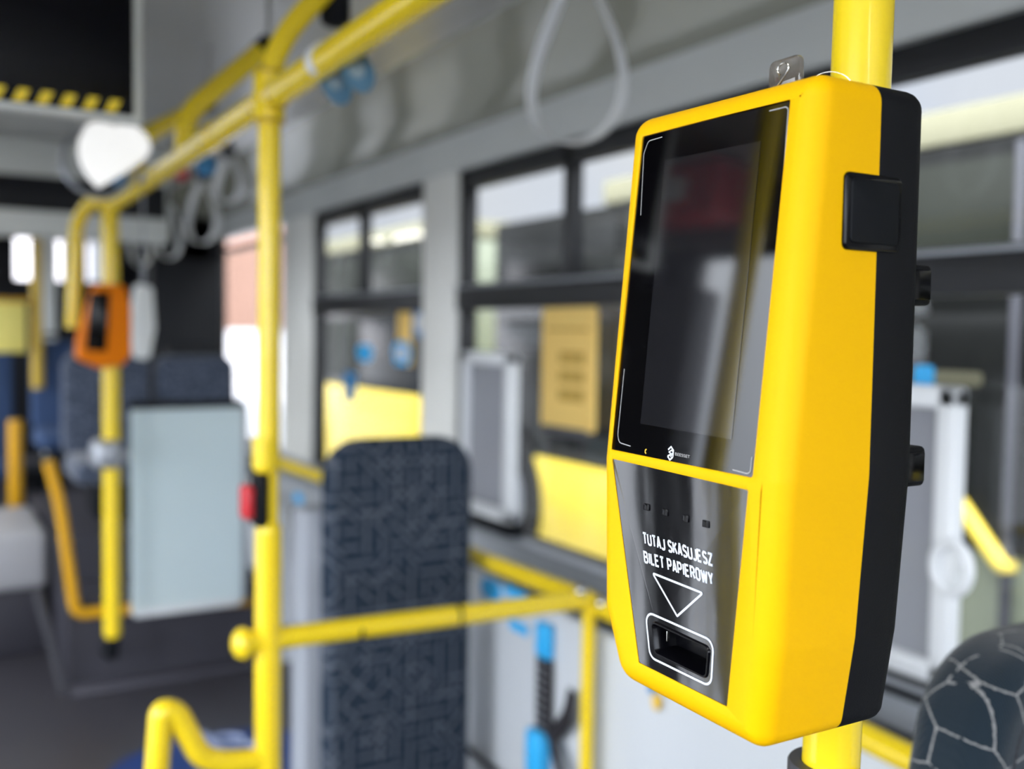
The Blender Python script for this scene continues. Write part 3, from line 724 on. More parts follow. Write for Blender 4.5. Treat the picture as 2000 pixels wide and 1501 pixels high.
# crossbar of the wheelchair bay, its post, and the side rail
CZ = .665; CX = 1.168
t = thing('crossbar', 'yellow horizontal bar crossing in front of the tall padded backrest', 'bar', (.8, PY, CZ))
b = new(); cyl(b, (.455, PY+.0, CZ+.01), (CX, PY, CZ-.004), .019, 24); ball(b, (.457, PY, CZ+.008), .0245, .8, 1, 1.1); obj('bar', b, 'pole_yellow', t)
for px in (700, 893):
    x = at(px, 1240, Y=PY).x; b = new(); cyl(b, (x-.003, PY, CZ+.003), (x+.003, PY, CZ+.003), .0198, 24); obj('joint_ring', b, 'rubber_black', t)
b = new(); x = CX; ball(b, (x-.03, PY-.012, CZ+.018), .012); obj('bolt_cap', b, 'steel', t)
t = thing('short_post', 'short slim yellow post under the right end of the crossbar', 'post', (CX, PY, 0))
b = new(); cyl(b, (CX, PY, 0), (CX, PY, CZ), .0145, 20); obj('post', b, 'pole_yellow', t)
b = new(); cyl(b, (CX, PY, 0), (CX, PY, .015), .035, 20); obj('base_flange', b, 'rubber_black', t)
b = new(); box(b, 1.200, 1.222, .55, 2.98, .0, .585, .004); tag(obj('bay_panel', b, 'wall_light'), 'light grey wall panel below the yellow side rail, carrying blue stickers and a belt', 'panel')
t = thing('side_rail', 'yellow rail sloping past the grey wall behind the large validator', 'rail', (1.185, 1.8, .64))
ra = [at(1800, 1492, X=1.185), at(1150, 1172, X=1.185), at(930, 1088, X=1.185), at(640, 935, X=1.185), at(545, 903, X=1.185)]
ra = [Vector((1.185, .76, ra[0].z-.003))]+ra
b = new(); tube(b, ra, .0205, 20, rf=.1); obj('rail', b, 'pole_yellow', t)
b = new(); p = at(1172, 1180, X=1.185); ball(b, p+Vector((-.01, -.02, .008)), .014); obj('bolt_cap', b, 'steel', t)
b = new(); cyl(b, (1.185, .775, 0), (1.185, .775, ra[0].z), .0145, 20); obj('support', b, 'pole_yellow', t)
# bent guard bar bottom left
t = thing('guard_bar', 'bent yellow tube rising and dipping towards the middle pole at the bottom', 'bar', (.4, PY, 0))
pp = [at(300, 1600, Y=PY), at(315, 1385, Y=PY), at(345, 1390, Y=PY), at(392, 1478, Y=PY), at(440, 1488, Y=PY), (PX, PY, at(520, 1482, Y=PY).z)]
pp = [(pp[0].x+.006, PY, 0)] + pp
b = new(); tube(b, pp, .019, 22, rf=.035); obj('tube', b, 'pole_yellow', t)

# hanging strap loops
def strap(xm, ym, zm, lz, wdt, lab_, tw=0., band=.011, mount='rubber_black'):
    t = thing('strap_loop', lab_, 'hanging strap', (xm, ym, zm), 'white hanging hand straps')
    pts = []; n = 40
    for i in range(n+1):
        a_ = 2*math.pi*i/n; s = (1-math.cos(a_))/2           # 0 at top, 1 at bottom
        wv = math.sin(a_)*(.22+.78*s**.9)
        hx_ = wdt/2*wv; pts.append(Vector((xm+hx_*math.sin(tw), ym-hx_*math.cos(tw), zm-.02-(lz-.02)*s)))
    b = new(); tube(b, pts[:-1], 0, 10, flat=(band, .0022, (math.cos(tw), math.sin(tw), 0)), closed=True); obj('loop', b, 'strap_white', t)
    b = new(); ball(b, (xm, ym, zm-.01), .030, .9, .9, 1.1, 16, 10); cyl(b, (xm, ym, zm), (xm, ym, 1.985), .012, 12); obj('mount', b, mount, t)
sx = 1.08
p = at(1110, -75, X=sx); q = at(1150, 272, X=sx)
strap(sx, p.y-.035, p.z, p.z-q.z, .285, 'large white loop strap hanging left above the large validator', R(25), .0195)
for i, (pt, pb, wd, l_) in enumerate((((447, 292), (500, 400), .34, 'white loop strap below a black mount, right of the row of far straps'), ((395, 338), (405, 475), .30, 'white loop strap hanging beside the black pillar'),
                     ((330, 385), (330, 505), .2, 'faint grey loop strap right of the orange validator'), ((275, 400), (275, 520), .18, 'faint grey loop strap nearest the far yellow pole'))):
    p = at(*pt, X=sx); q = Vector((sx, p.y, at(pb[0], pb[1], Y=p.y).z)); strap(sx, p.y, p.z, min(p.z-q.z, .42), wd, l_, R(10+12*i), .019)
# red and blue tags near the far straps
t = thing('hanging_tag', 'small red tag under the overhead handrail near the far straps', 'tag', at(352, 335, X=.6))
b = new(); ball(b, at(352, 337, X=.6), .024, 1, 1, .9); obj('tag_body', b, 'red_plastic', t)
b = new(); c = at(352, 337, X=.6); cyl(b, c, (c.x-.085, c.y, 1.576), .005, 8); obj('stem', b, 'rubber_black', t)
for px, py, r_, l_ in ((402, 322, .024, 'small blue tag under the handrail beside the red one'), (238, 345, .035, 'dark blue tag at the lower edge of the bright lamp')):
    c = at(px, py, X=.56 if px > 300 else .525); t = thing('hanging_tag', l_, 'tag', c, 'blue tags under the overhead handrail')
    b = new(); ball(b, c, r_, 1, .4, 1); obj('tag_body', b, 'tag_blue', t)
    b = new(); cyl(b, c, (.512, c.y, 1.574), .003, 8); obj('hook', b, 'white_plastic', t)

# =====================================================================================
#  MONITOR, LAMP, BULKHEADS
# =====================================================================================
MY = 1.9
t = thing('hanging_monitor', 'large black passenger monitor in a grey box with yellow hazard stripes, hanging top left', 'monitor', (-.1, MY, 1.56))
b = new(); box(b, -.75, .345, MY, MY+.035, 1.567, 1.99, .006, 3); obj('casing', b, 'panel_grey', t)
b = new(); box(b, -.72, .329, MY-.004, MY+.002, 1.580, 1.97, .003); s_ = obj('screen', b, 'monitor_black', t)
b = new(); box(b, -.72, .325, MY-.006, MY-.003, 1.578, 1.606); s_ = obj('warning_strip', b, 'rubber_black', t, label='black strip with yellow diagonal bars')
k = 0
x = .285
while x > -.7:
    b = new(); vs = [b.verts.new((x+dx, MY-.0085+dy, z)) for dy in (0, .002) for dx, z in ((-.006, 1.580), (.012, 1.580), (.022, 1.602), (.004, 1.602))]
    b.faces.new(vs[:4]); b.faces.new(vs[4:][::-1])
    for i in range(4): b.faces.new((vs[i], vs[(i+1) % 4], vs[4+(i+1) % 4], vs[4+i]))
    obj('yellow_bar', b, 'pole_yellow', s_, False); x -= .0365
# bright lamp
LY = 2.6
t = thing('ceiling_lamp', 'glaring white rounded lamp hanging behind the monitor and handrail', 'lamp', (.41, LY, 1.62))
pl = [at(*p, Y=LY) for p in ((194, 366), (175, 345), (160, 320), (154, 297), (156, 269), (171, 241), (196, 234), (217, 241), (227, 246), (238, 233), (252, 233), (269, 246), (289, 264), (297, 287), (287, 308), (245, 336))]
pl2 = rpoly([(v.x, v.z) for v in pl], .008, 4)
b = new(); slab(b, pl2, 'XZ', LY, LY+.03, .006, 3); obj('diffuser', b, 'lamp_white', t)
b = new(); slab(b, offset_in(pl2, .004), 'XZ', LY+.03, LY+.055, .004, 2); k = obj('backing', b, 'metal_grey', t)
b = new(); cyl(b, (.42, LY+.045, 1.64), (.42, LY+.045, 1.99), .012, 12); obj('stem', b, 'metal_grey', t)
t = thing('ring_bracket', 'thin grey ring hanging at the left edge of the bright lamp', 'ring', at(190, 330, Y=LY+.15))
c = at(192, 318, Y=LY+.15); b = new(); tube(b, [(c.x+.085*math.cos(a_), c.y, c.z+.085*math.sin(a_)) for a_ in [2*math.pi*i/32 for i in range(32)]], .007, 8, closed=True); obj('ring', b, 'metal_grey', t)
b = new(); cyl(b, (c.x, c.y, c.z+.085), (c.x, c.y, 1.99), .005, 8); obj('stem', b, 'metal_grey', t)
# transverse bulkhead
BY = 4.6
b = new(); box(b, LX, .95, BY, BY+.12, 1.575, 1.99, .02, 3); struct('trim_5', b, 'panel_grey')
b = new(); box(b, LX+.02, .93, BY-.012, BY+.01, 1.683, 1.825, .01, 3); tag(obj('information_display', b, 'bulkhead_black'), 'wide black display panel set in the grey overhead bulkhead behind the lamp', 'display')
b = new(); box(b, .95, 1.6, 6.45, 6.6, 1.62, 1.9, .02); box(b, 1.22, WX-.02, 6.45, 6.62, .3, 1.9, .02); struct('trim_6', b, 'bulkhead_black')

# =====================================================================================
#  RIGHT WALL FITTINGS
# =====================================================================================
def guard(y0, y1, z0, z1, lab_, knob=None):
    t = thing('draught_screen', lab_, 'guard panel', (1.62, (y0+y1)/2, z0), 'white framed guard panels on the window wall')
    b = new(); fw = .042
    for q in ((y0, y1, z0, z0+fw), (y0, y1, z1-fw, z1), (y0, y0+fw, z0, z1), (y1-fw, y1, z0, z1)): box(b, 1.605, 1.645, *q, .008, 2)
    obj('frame', b, 'white_plastic', t)
    b = new(); box(b, 1.622, 1.628, y0+fw*.8, y1-fw*.8, z0+fw*.8, z1-fw*.8); obj('infill', b, 'guard_glass', t, False, label='grey translucent infill')
    b = new(); box(b, 1.608, 1.66, y0-.02, y1, z0-.05, z0+.002, .008); obj('foot_rail', b, 'rubber_black', t)
    if knob:
        c = at(*knob, X=1.6); b = new(); tube(b, [(1.6, c.y+.035*math.cos(a_), c.z+.045*math.sin(a_)) for a_ in [2*math.pi*i/24 for i in range(24)]], .011, 10, closed=True); obj('handle', b, 'white_plastic', t)
A = at(1010, 690, X=1.61); B = at(900, 1030, X=1.61)
guard(at(996, 690, X=1.605).y, at(900, 690, X=1.605).y, at(1005, 1030, X=1.605).z, at(1005, 690, X=1.605).z, 'white framed grey guard panel on the sill beside the white pillar')
guard(at(1868, 760, X=1.605).y, at(1868, 760, X=1.605).y+.44, at(1840, 1345, X=1.605).z, at(1885, 757, X=1.605).z, 'large white framed grey guard panel with ring handle, right of the large validator', (1858, 1108))
# sill trims
b = new(); box(b, 1.60, 1.668, -1, 6.5, .532, .548, .005); struct('trim_7', b, 'metal_grey')
b = new(); box(b, 1.61, 1.67, -1, 6.5, .40, .425, .006); struct('baseboard_right', b, 'frame_dark')
# yellow notice
t = thing('notice_board', 'yellow notice card with dark vertical print fixed on the window behind the padded backrest', 'notice', (1.64, 2.49, .93))
y0, y1 = at(1165, 700, X=1.64).y, at(1062, 700, X=1.64).y; z0, z1 = at(1110, 838, X=1.64).z, at(1110, 600, X=1.64).z
b = new(); slab(b, rrect(y0, y1, z0, z1, .012), 'YZ', 1.632, 1.644, .002, 2); nb = obj('card', b, 'notice_yellow', t)
for i in range(9):
    yy = y0+.07+.09*((i % 3)/2.); zz = z0+.10+.055*(i//3)
    b = new(); box(b, 1.6305, 1.633, yy-.022, yy+.018, zz-.016, zz+.020); obj('print_block', b, 'notice_ink', nb, False)
b = new(); box(b, 1.6305, 1.633, y0+.03, y1-.03, z1-.07, z1-.06); obj('print_line', b, 'notice_ink', nb, False)
b = new(); box(b, 1.625, 1.66, y0+.03, y1-.02, z0-.02, z0+.006, .004); obj('clip', b, 'clamp_grey', t)
# stickers on the glass and on the wall
def sticker(px0, py0, px1, py1, X, m, name, lab_, cat='sticker', r=.01, grp=None, spot=None):
    A = at(px0, py0, X=X); B = at(px1, py1, X=X)
    t = thing(name, lab_, cat, ((A+B)/2), grp)
    b = new(); slab(b, rrect(min(A.y, B.y), max(A.y, B.y), min(A.z, B.z), max(A.z, B.z), r, 5), 'YZ', X-.001, X+.001); obj('sheet', b, m, t, False)
    if spot:
        cy, cz = (A.y+B.y)/2, (A.z+B.z)/2; hy, hz = abs(A.y-B.y)*.28, abs(A.z-B.z)*.28
        b = new(); slab(b, rrect(cy-hy, cy+hy, cz-hz, cz+hz, min(hy, hz)*.9, 5), 'YZ', X-.002, X-.001); obj('pictogram', b, spot, t, False)
WG = WX+.006
g_ = 'small stickers on the windows'
sticker(778, 600, 805, 715, WG, 'notice_yellow', 'window_sticker', 'tall pale yellow sticker on the window just left of the white pillar', grp=g_)
sticker(806, 600, 832, 660, WG, 'tag_blue', 'window_sticker', 'blue sticker on the window touching the white pillar', grp=g_, spot='white_plastic')
sticker(768, 665, 802, 715, WG-.004, 'sky_blue', 'window_sticker', 'round blue and white sticker below the tall yellow one', grp=g_, r=.06, spot='white_plastic')
sticker(698, 672, 726, 706, WG, 'sky_blue', 'window_sticker', 'round plain blue sticker on the far hopper window', grp=g_, r=.06)
sticker(672, 725, 694, 785, WG, 'tag_blue', 'window_sticker', 'narrow blue sticker low on the far hopper window', grp=g_)
sticker(1785, 712, 1823, 762, WG, 'sky_blue', 'window_sticker', 'blue sticker on the window above the large guard panel', grp=g_)
sticker(1826, 722, 1918, 756, WG, 'bus_cream', 'window_sticker', 'pale cream strip sticker beside the blue one above the large guard panel', grp=g_)
g_ = 'blue pictogram stickers on the grey wall'
WW = 1.198
sticker(940, 1122, 978, 1180, WW, 'sky_blue', 'wall_sticker', 'blue round pictogram on the grey wall, right of the padded backrest', grp=g_, r=.05)
sticker(985, 1140, 1030, 1180, WW, 'sky_blue', 'wall_sticker', 'blue pictogram on the grey wall, second from the backrest', grp=g_, r=.04)
sticker(995, 1205, 1032, 1245, WW, 'sky_blue', 'wall_sticker', 'blue pictogram on the grey wall below the crossbar', grp=g_, r=.04)
sticker(575, 960, 590, 985, WW, 'sky_blue', 'wall_sticker', 'tiny blue mark above the far belt on the wall', grp=g_)
# wheelchair belt on the wall
t = thing('safety_belt', 'dark striped safety belt with bright blue fittings, hanging by the short post', 'belt', at(1062, 1300, X=1.19))
BX = 1.19; A = at(1065, 1215, X=BX); B = at(1066, 1285, X=BX); C_ = at(1056, 1432, X=BX); D = at(1050, 1510, X=BX)
b = new(); box(b, 1.178, 1.2, A.y-.028, A.y+.028, B.z, A.z, .008); obj('anchor', b, 'sky_blue', t, label='bright blue upper fitting')
b = new(); box(b, 1.185, 1.196, A.y-.030, A.y+.030, C_.z, B.z, .003); obj('webbing', b, 'belt_black', t)
for i in range(9):
    z = B.z-.02-(B.z-C_.z)*i/9.2; b = new(); box(b, 1.183, 1.186, A.y-.022, A.y+.022, z-.003, z, 0); obj('stitching', b, 'metal_grey', t, False)
b = new(); box(b, 1.165, 1.2, C_.y-.034, C_.y+.034, D.z, C_.z+.01, .012); obj('buckle', b, 'sky_blue', t, label='bright blue buckle')
t = thing('black_strap', 'loose black strap falling from the short post towards the belt buckle', 'strap', at(1100, 1400, X=1.17))
b = new(); tube(b, [at(1118, 1350, X=1.17), at(1108, 1400, X=1.17), at(1078, 1440, X=1.18), at(1088, 1480, X=1.17), at(1105, 1560, X=1.17)], 0, 10, rf=.04, flat=(.018, .004, (0, 1, 0))); obj('webbing', b, 'belt_black', t)
t = thing('floor_strap', 'thin black strap running diagonally along the floor right of the padded backrest', 'strap', at(940, 1480, X=1.18))
b = new(); tube(b, [at(902, 1455, X=1.18), at(935, 1478, X=1.18), at(990, 1530, X=1.18)], .008, 10, rf=.05); obj('webbing', b, 'belt_black', t)
t = thing('wall_hook', 'small yellow and blue tag on the grey wall below the large validator', 'tag', at(1280, 1365, X=1.19))
A = at(1282, 1370, X=1.19); b = new(); ball(b, A, .015, .4, .8, 1.1); obj('yellow_tag', b, 'print_amber', t)
A = at(1272, 1345, X=1.19); b = new(); ball(b, A, .010, .4, 1, 1); obj('blue_tag', b, 'tag_blue', t)
t = thing('safety_belt', 'black belt hanging on the grey box left of the padded backrest', 'belt', at(578, 1080, Y=3.48))
A = at(574, 990, Y=3.48); B = at(585, 1200, Y=3.48); b = new(); tube(b, [A, at(576, 1080, Y=3.48), B], 0, 10, rf=.05, flat=(.016, .006, (1, 0, 0))); obj('webbing', b, 'belt_black', t)
b = new(); c = at(595, 1215, Y=3.47); box(b, c.x-.05, c.x+.03, 3.44, 3.49, c.z-.05, c.z+.03, .02); obj('buckle', b, 'clamp_grey', t)

# =====================================================================================
#  WHEELCHAIR BACKREST AND SEATS
# =====================================================================================
HY = 2.06
x0, x1 = at(643, 1100, Y=HY).x, at(927, 950, Y=HY).x; zt = at(785, 857, Y=HY).z
t = thing('padded_backrest', 'tall narrow dark blue patterned wheelchair backrest standing behind the crossbar', 'backrest', ((x0+x1)/2, HY, 0))
b = new(); slab(b, rrect(x0+.0, x1, .06, zt, .085, 8), 'XZ', HY, HY+.07, .022, 5); obj('cushion', b, 'maze_fabric', t)
b = new(); slab(b, rrect(x0-.035, x1-.01, 0, zt-.16, .02, 4), 'XZ', HY+.06, HY+.16, .01, 2); obj('shell', b, 'shell_grey', t)
# near seat, bottom right
SY = .46
t = thing('passenger_seat', 'nearest seat back, dark blue with thin white branching lines, bottom right corner', 'seat', (.90, SY, 0))
sx0, sx1, szt = .690, 1.12, .9515
pol = rpoly([(sx0+.014, .42), (sx1-.014, .42), (sx1, .80), (sx1-.03, szt), (sx0+.03, szt), (sx0, .80)], [.03, .03, .1, .11, .11, .1], 10)
b = new(); slab(b, pol, 'XZ', SY, SY+.08, .028, 7); cu = obj('backrest', b, 'seat_fabric', t)
b = new(); q = offset_in(pol, .036); tube(b, [(u_, SY+.0005, v_) for u_, v_ in q], .0012, 8, closed=True); obj('piping', b, 'belt_black', cu)
b = new(); slab(b, rrect(.71, 1.10, SY-.42, SY+.03, .06, 6), 'XY', .36, .44, .025, 4); obj('cushion', b, 'seat_fabric', t)
b = new(); box(b, .82, .99, SY-.28, SY-.02, 0, .37, .02); obj('pedestal', b, 'clamp_grey', t)
# partition: orange tube frame and frosted pane
GY = 3.5
b = new(); box(b, .40, 1.06, GY+.02, 6.4, 0, .30); box(b, .40, 1.06, GY+.3, 6.4, .3, .45); struct('floor_podium', b, 'podium_dark', smooth=False)
b = new(); box(b, 1.06, WX, GY+.02, 5.2, 0, .47, .01); box(b, 1.06, WX, GY-.03, GY+.02, 0, .03); struct('wall_box', b, 'wall_light')
b = new(); A = at(74, 1155, Y=3.47); B = at(126, 1362, Y=3.49); B.z = max(B.z, .004); tube(b, [A, B], 0, 10, flat=(.014, .005, (1, 0, 0))); struct('trim_8', b, 'clamp_grey')
b = new(); box(b, .40, 1.06, GY-.06, GY+.02, 0, .022, .008); struct('baseboard_podium', b, 'skirt_dark')
t = thing('tube_frame', 'amber yellow tube frame curving under the frosted partition', 'frame', (.7, GY, .25))
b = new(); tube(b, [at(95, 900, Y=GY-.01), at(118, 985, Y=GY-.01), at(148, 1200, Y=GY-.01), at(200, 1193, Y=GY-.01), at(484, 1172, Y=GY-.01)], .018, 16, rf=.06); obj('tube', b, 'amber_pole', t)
t = thing('partition_screen', 'pale frosted glass partition with black top edge in front of the rear seats', 'partition', (.78, GY-.04, .26))
A = at(255, 797, Y=GY-.05); B = at(473, 1172, Y=GY-.05)
b = new(); slab(b, rrect(A.x, B.x, B.z-.005, A.z, .01, 3), 'XZ', GY-.055, GY-.045); obj('pane', b, 'frosted', t, False)
b = new(); box(b, A.x-.005, B.x+.005, GY-.062, GY-.038, A.z-.004, A.z+.022, .004); obj('top_edge', b, 'rubber_black', t)
b = new(); box(b, A.x+.01, B.x-.01, GY-.057, GY-.043, B.z-.014, B.z+.012, .004); obj('lower_clip_rail', b, 'white_plastic', t)
b = new(); box(b, B.x-.01, B.x+.02, GY-.05, GY-.01, B.z, A.z, .004); obj('side_post', b, 'metal_grey', t)
def far_seat(x, y, zt_, w_, zc, lab_, m='far_fabric', base=0.):
    t = thing('passenger_seat', lab_, 'seat', (x, y, base), 'seats in the rear of the bus')
    b = new(); slab(b, rrect(x-w_/2, x+w_/2, zc, zt_, .06, 5), 'XZ', y, y+.08, .02, 3); obj('backrest', b, m, t)
    b = new(); box(b, x-w_/2, x+w_/2, y-.38, y+.02, zc-.06, zc+.03, .03, 3); obj('cushion', b, m, t)
    b = new(); box(b, x-.08, x+.08, y-.25, y, base, zc-.05, .01); obj('pedestal', b, 'rubber_black', t)
    b = new(); tube(b, [(x-w_/2+.05, y+.04, zt_-.02), (x-w_/2+.05, y+.04, zt_+.03), (x+w_/2-.05, y+.04, zt_+.03), (x+w_/2-.05, y+.04, zt_-.02)], .011, 10, rf=.03); obj('grab_handle', b, 'frame_dark', t)
far_seat(.655, 4.4, 1.095, .34, .66, 'dark grey seat back behind the far yellow pole', base=.45)
far_seat(1.02, 4.42, 1.085, .34, .66, 'blue grey seat back showing above the frosted partition', base=.45)
far_seat(.22, 5.9, 1.10, .38, .48, 'dark blue seat at the far left edge', 'blue_fabric')
far_seat(.62, 5.6, 1.13, .30, .66, 'dark blue seat behind the amber tube frame', 'blue_fabric', base=.45)
far_seat(-.25, 6.6, 1.15, .38, .48, 'rear seat beyond the left edge', 'blue_fabric')
# orange validator on the far pole
t = thing('ticket_validator', 'small orange ticket validator with black screen on the far left yellow pole', 'ticket validator', (.47, FY-.06, 1.1))
pl = [at(*p, Y=FY-.04) for p in ((180, 556), (238, 556), (251, 600), (252, 690), (235, 712), (190, 718), (146, 700), (150, 655))]
b = new(); slab(b, rpoly([(v.x, v.z) for v in pl], .02, 5), 'XZ', FY-.10, FY-.02, .012, 4); obj('casing', b, 'orange_plastic', t)
pl = [at(*p, Y=FY-.105) for p in ((176, 570), (215, 570), (208, 686), (167, 684))]
b = new(); slab(b, rpoly([(v.x, v.z) for v in pl], .006, 4), 'XZ', FY-.106, FY-.098, .002, 2); obj('screen', b, 'gloss_black', t)
# white oblong beside it, yellow and pale things further left
t = thing('hanging_sign', 'white oblong hanging sign right of the orange validator', 'sign', at(278, 630, Y=3.7))
pl = [at(*p, Y=3.7) for p in ((262, 552), (298, 560), (303, 640), (292, 702), (260, 700), (254, 620))]
b = new(); slab(b, rpoly([(v.x, v.z) for v in pl], .02, 5), 'XZ', 3.69, 3.71, .003, 2); obj('sheet', b, 'lit_sheet', t)
b = new(); cyl(b, (pl[0].x+.03, 3.7, pl[0].z-.02), (pl[0].x+.03, 3.7, 1.985), .004, 8); obj('stem', b, 'metal_grey', t)
def simple_pole(px, y0, y1, Y, r_, m, lab_, X=None):
    A = at(px, y0, Y=Y); B = at(px, y1, Y=Y); t = thing('grab_pole', lab_, 'pole', (A.x, Y, 0), 'poles in the rear of the bus')
    b = new(); cyl(b, (A.x, Y, B.z), (A.x, Y, A.z), r_, 14); obj('pole', b, m, t)
    b = new(); cyl(b, (A.x, Y, B.z-.01), (A.x, Y, B.z+.03), r_*1.5, 14); obj('base_flange', b, 'rubber_black', t)
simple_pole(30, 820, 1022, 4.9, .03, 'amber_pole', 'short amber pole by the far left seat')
b = new(); A = at(84, 480, Y=7.); B = at(112, 700, Y=7.); box(b, A.x, B.x, 7., 7.1, 0, 1.985, .01); struct('trim_10', b, 'panel_grey')
t = thing('yellow_panel', 'bright yellow panel at the left edge below the rear lights', 'panel', at(20, 640, Y=5.5))
A = at(-40, 588, Y=5.5); B = at(52, 688, Y=5.5); b = new(); box(b, A.x, B.x, 5.49, 5.52, B.z, A.z, .01); obj('board', b, 'board_yellow', t)
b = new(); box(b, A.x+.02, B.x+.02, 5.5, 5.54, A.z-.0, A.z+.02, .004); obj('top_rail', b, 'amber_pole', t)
b = new(); cx = at(74, 650, Y=5.5).x; cyl(b, (cx, 5.53, at(74, 758, Y=5.5).z), (cx, 5.53, 1.99), .028, 12); obj('post', b, 'mustard', t)
t = thing('luggage_box', 'pale grey metal box beside the aisle at the left edge', 'box', (.3, 4.1, 0))
b = new(); box(b, -.05, .385, 3.98, 4.6, .24, .455, .03, 3); obj('lid', b, 'lid_grey', t)
b = new(); box(b, -.03, .375, 4.0, 4.58, 0, .25, .01); obj('body', b, 'podium_dark', t)
t = thing('waste_bin', 'black bin standing behind the pale box at far left', 'bin', (.45, 5.1, 0))
A = at(42, 925, Y=5.0); B = at(90, 925, Y=5.0); b = new(); box(b, A.x, B.x, 5.0, 5.3, .0, A.z, .02, 3); obj('body', b, 'rubber_black', t)
b = new(); box(b, A.x-.005, B.x+.005, 4.99, 5.31, A.z-.03, A.z+.01, .006); obj('rim', b, 'rubber_black', t)
# blue floor disc with wheelchair pictogram
c = at(430, 1500, Z=.003)
t = thing('floor_sticker', 'round blue wheelchair sticker on the dark floor', 'sticker', (c.x, c.y, 0))
b = new(); slab(b, [(c.x+.30*math.cos(2*math.pi*i/48), c.y+.02+.24*math.sin(2*math.pi*i/48)) for i in range(48)], 'XY', .0005, .003); obj('disc', b, 'floor_blue', t, False)
b = new(); c2 = at(430, 1460, Z=.005)
tube(b, [(c2.x+.08*math.cos(a_), c2.y+.07*math.sin(a_), .005) for a_ in [R(x) for x in range(20, 310, 14)]], 0, 6, flat=(.014, .002, (0, 0, 1)))
tube(b, [(c2.x-.02, c2.y+.12, .005), (c2.x, c2.y, .005), (c2.x+.08, c2.y-.01, .005), (c2.x+.12, c2.y-.09, .005)], .012, 8)
obj('pictogram', b, 'floor_pale', t, False)

# =====================================================================================
#  OUTSIDE
# =====================================================================================
GZ = -.32
b = new(); box(b, -60, 80, -60, 90, GZ-.1, GZ); struct('ground', b, 'asphalt', smooth=False)
def bus(x, y0, y1, zy, lab_, wheels, yellow, grp='yellow buses parked outside'):
    t = thing('parked_bus', lab_, 'bus', (x+1.2, (y0+y1)/2, GZ), grp)
    b = new(); box(b, x+.02, x+2.45, y0, y1, GZ+.25, 1.93, .05, 3); obj('body', b, 'bus_panel', t)
    b = new(); box(b, x-.01, x+2.47, y0-.01, (4.6 if y0 < 0 else y1), 1.93, 2.065, .02, 2); obj('roof_edge', b, 'bus_cream', t)
    b = new(); box(b, x, x+.03, y0+.03, y1-.03, zy, 1.925, .004); gl = obj('window_band', b, 'bus_glass', t)
    n = int((y1-y0)/1.3)
    for i in range(n):
        a_ = y0+.1+(y1-y0-.2)*i/n; c_ = a_+(y1-y0-.2)/n-.09
        b = new(); box(b, x-.006, x+.004, a_, c_, zy+.08, 1.30, .003); obj('side_window', b, 'bus_glass_grey' if i % 2 else 'bus_glass', t)
        b = new(); box(b, x-.006, x+.004, a_, c_, 1.42, 1.86, .003); obj('top_window', b, 'bus_glass_grey' if (i+1) % 3 else 'bus_glass', t)
    for a_, c_ in yellow:
        b = new(); box(b, x-.015, x+.03, a_, c_, GZ+.24, zy, .02, 2); obj('skirt_panel', b, 'bus_yellow', t)
    for yw in wheels:
        b = new(); cyl(b, (x-.03, yw, GZ+.46), (x+.25, yw, GZ+.46), .46, 36); wh = obj('wheel', b, 'tyre', t)
        b = new(); cyl(b, (x-.035, yw, GZ+.46), (x-.02, yw, GZ+.46), .26, 28); obj('rim', b, 'metal_grey', wh)
    return t
bus_a = bus(3.3, -6.0, 5.85, .44, 'yellow city bus parked close beside the windows, right of the white pillar', (5.95-.32, -3.2), ((4.2, 5.75), (-5.9, -1)))
bus(3.35, 6.7, 10.1, .70, 'second yellow bus parked further along, seen left of the white pillar', (9.62, ), ((6.72, 10.0),))
b = new(); tube(b, [at(1872, 980, X=3.27), at(1955, 1103, X=3.27), at(1955, 1103, X=3.27)+Vector((.06, 0, -.01))], .03, 12, rf=.02); obj('door_handrail', b, 'bus_yellow', bus_a)
b = new(); box(b, 3.28, 3.31, at(1992, 700, X=3.3).y, at(1975, 700, X=3.3).y, GZ+.3, 1.9, .004); obj('door_post', b, 'clamp_grey', bus_a)
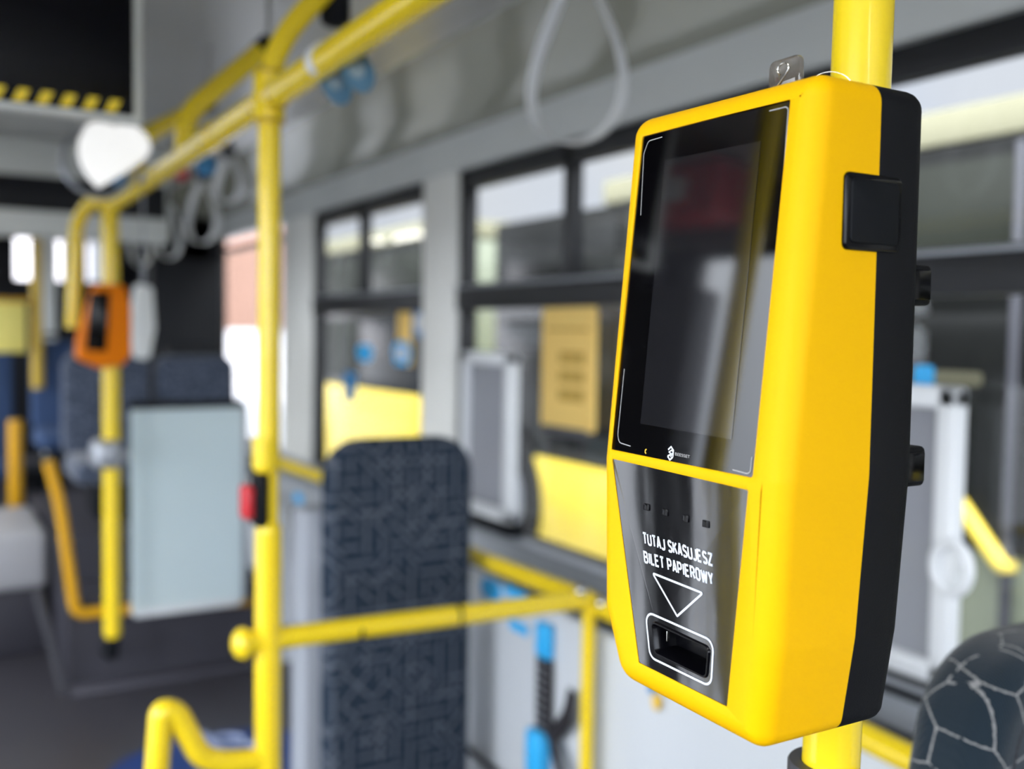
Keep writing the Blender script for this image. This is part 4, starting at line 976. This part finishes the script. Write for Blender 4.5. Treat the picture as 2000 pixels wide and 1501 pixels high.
# buildings and trees beyond
def building(x0, x1, y0, y1, h, m, lab_, rows=3, cols=6):
    t = thing('building', lab_, 'building', ((x0+x1)/2, (y0+y1)/2, GZ))
    b = new(); box(b, x0, x1, y0, y1, GZ, h); obj('walls', b, m, t, False)
    b = new(); box(b, x0-.2, x1+.2, y0-.2, y1+.2, h, h+.3); obj('roof', b, 'metal_grey', t, False)
    for r_ in range(rows):
        for c_ in range(cols):
            yy = y0+(y1-y0)*(c_+.5)/cols; zz = GZ+1.2+(h-1.4)*r_/rows
            for xx in (x0-.02, x1+.02):
                b = new(); box(b, xx-.02, xx+.02, yy-.5, yy+.5, zz, zz+1.2); obj('window', b, 'bus_glass_grey', t, False)
building(7.0, 9, 27.5, 46, 6.0, 'building_peach', 'peach coloured building seen through the rear side window', 2, 5)
building(-60, -52, -8, 30, 3.0, 'building_white', 'long pale building beyond the left windows', 2, 8)
building(-10, 6, 45, 52, 5, 'building_white', 'pale building far behind the rear window', 2, 3)
def tree(x, y, h, lab_, sd_):
    rnd = random.Random(sd_); t = thing('tree', lab_, 'tree', (x, y, GZ), 'trees beyond the left windows')
    b = new(); tube(b, [(x, y, GZ), (x+.1, y, h*.5)], .16, 10); obj('trunk', b, 'bark', t)
    b = new()
    for _ in range(60):
        c = Vector((x+rnd.gauss(0, h*.16), y+rnd.gauss(0, h*.16), h*.62+rnd.gauss(0, h*.14)))
        bmesh.ops.create_icosphere(b, subdivisions=1, radius=h*.07*rnd.uniform(.6, 1.3), matrix=Matrix.Translation(c) @ Matrix.Rotation(rnd.random()*3, 4, 'Y'))
    obj('foliage', b, 'leaf_green', t, False)
t = thing('boundary_wall', 'low white wall outside, below the peach building', 'wall', (6.5, 28, GZ))
b = new(); box(b, 6.4, 6.6, 18, 46, GZ, 1.12); obj('panel', b, 'building_white', t, False)
b = new(); box(b, 6.35, 6.65, 18, 46, 1.12, 1.2); obj('coping', b, 'building_white', t, False)
tree(-34, 8, 4.5, 'green tree beyond the left windows, nearest the door', 1)
tree(-40, 30, 5.5, 'taller green tree beyond the left windows, further along', 2)
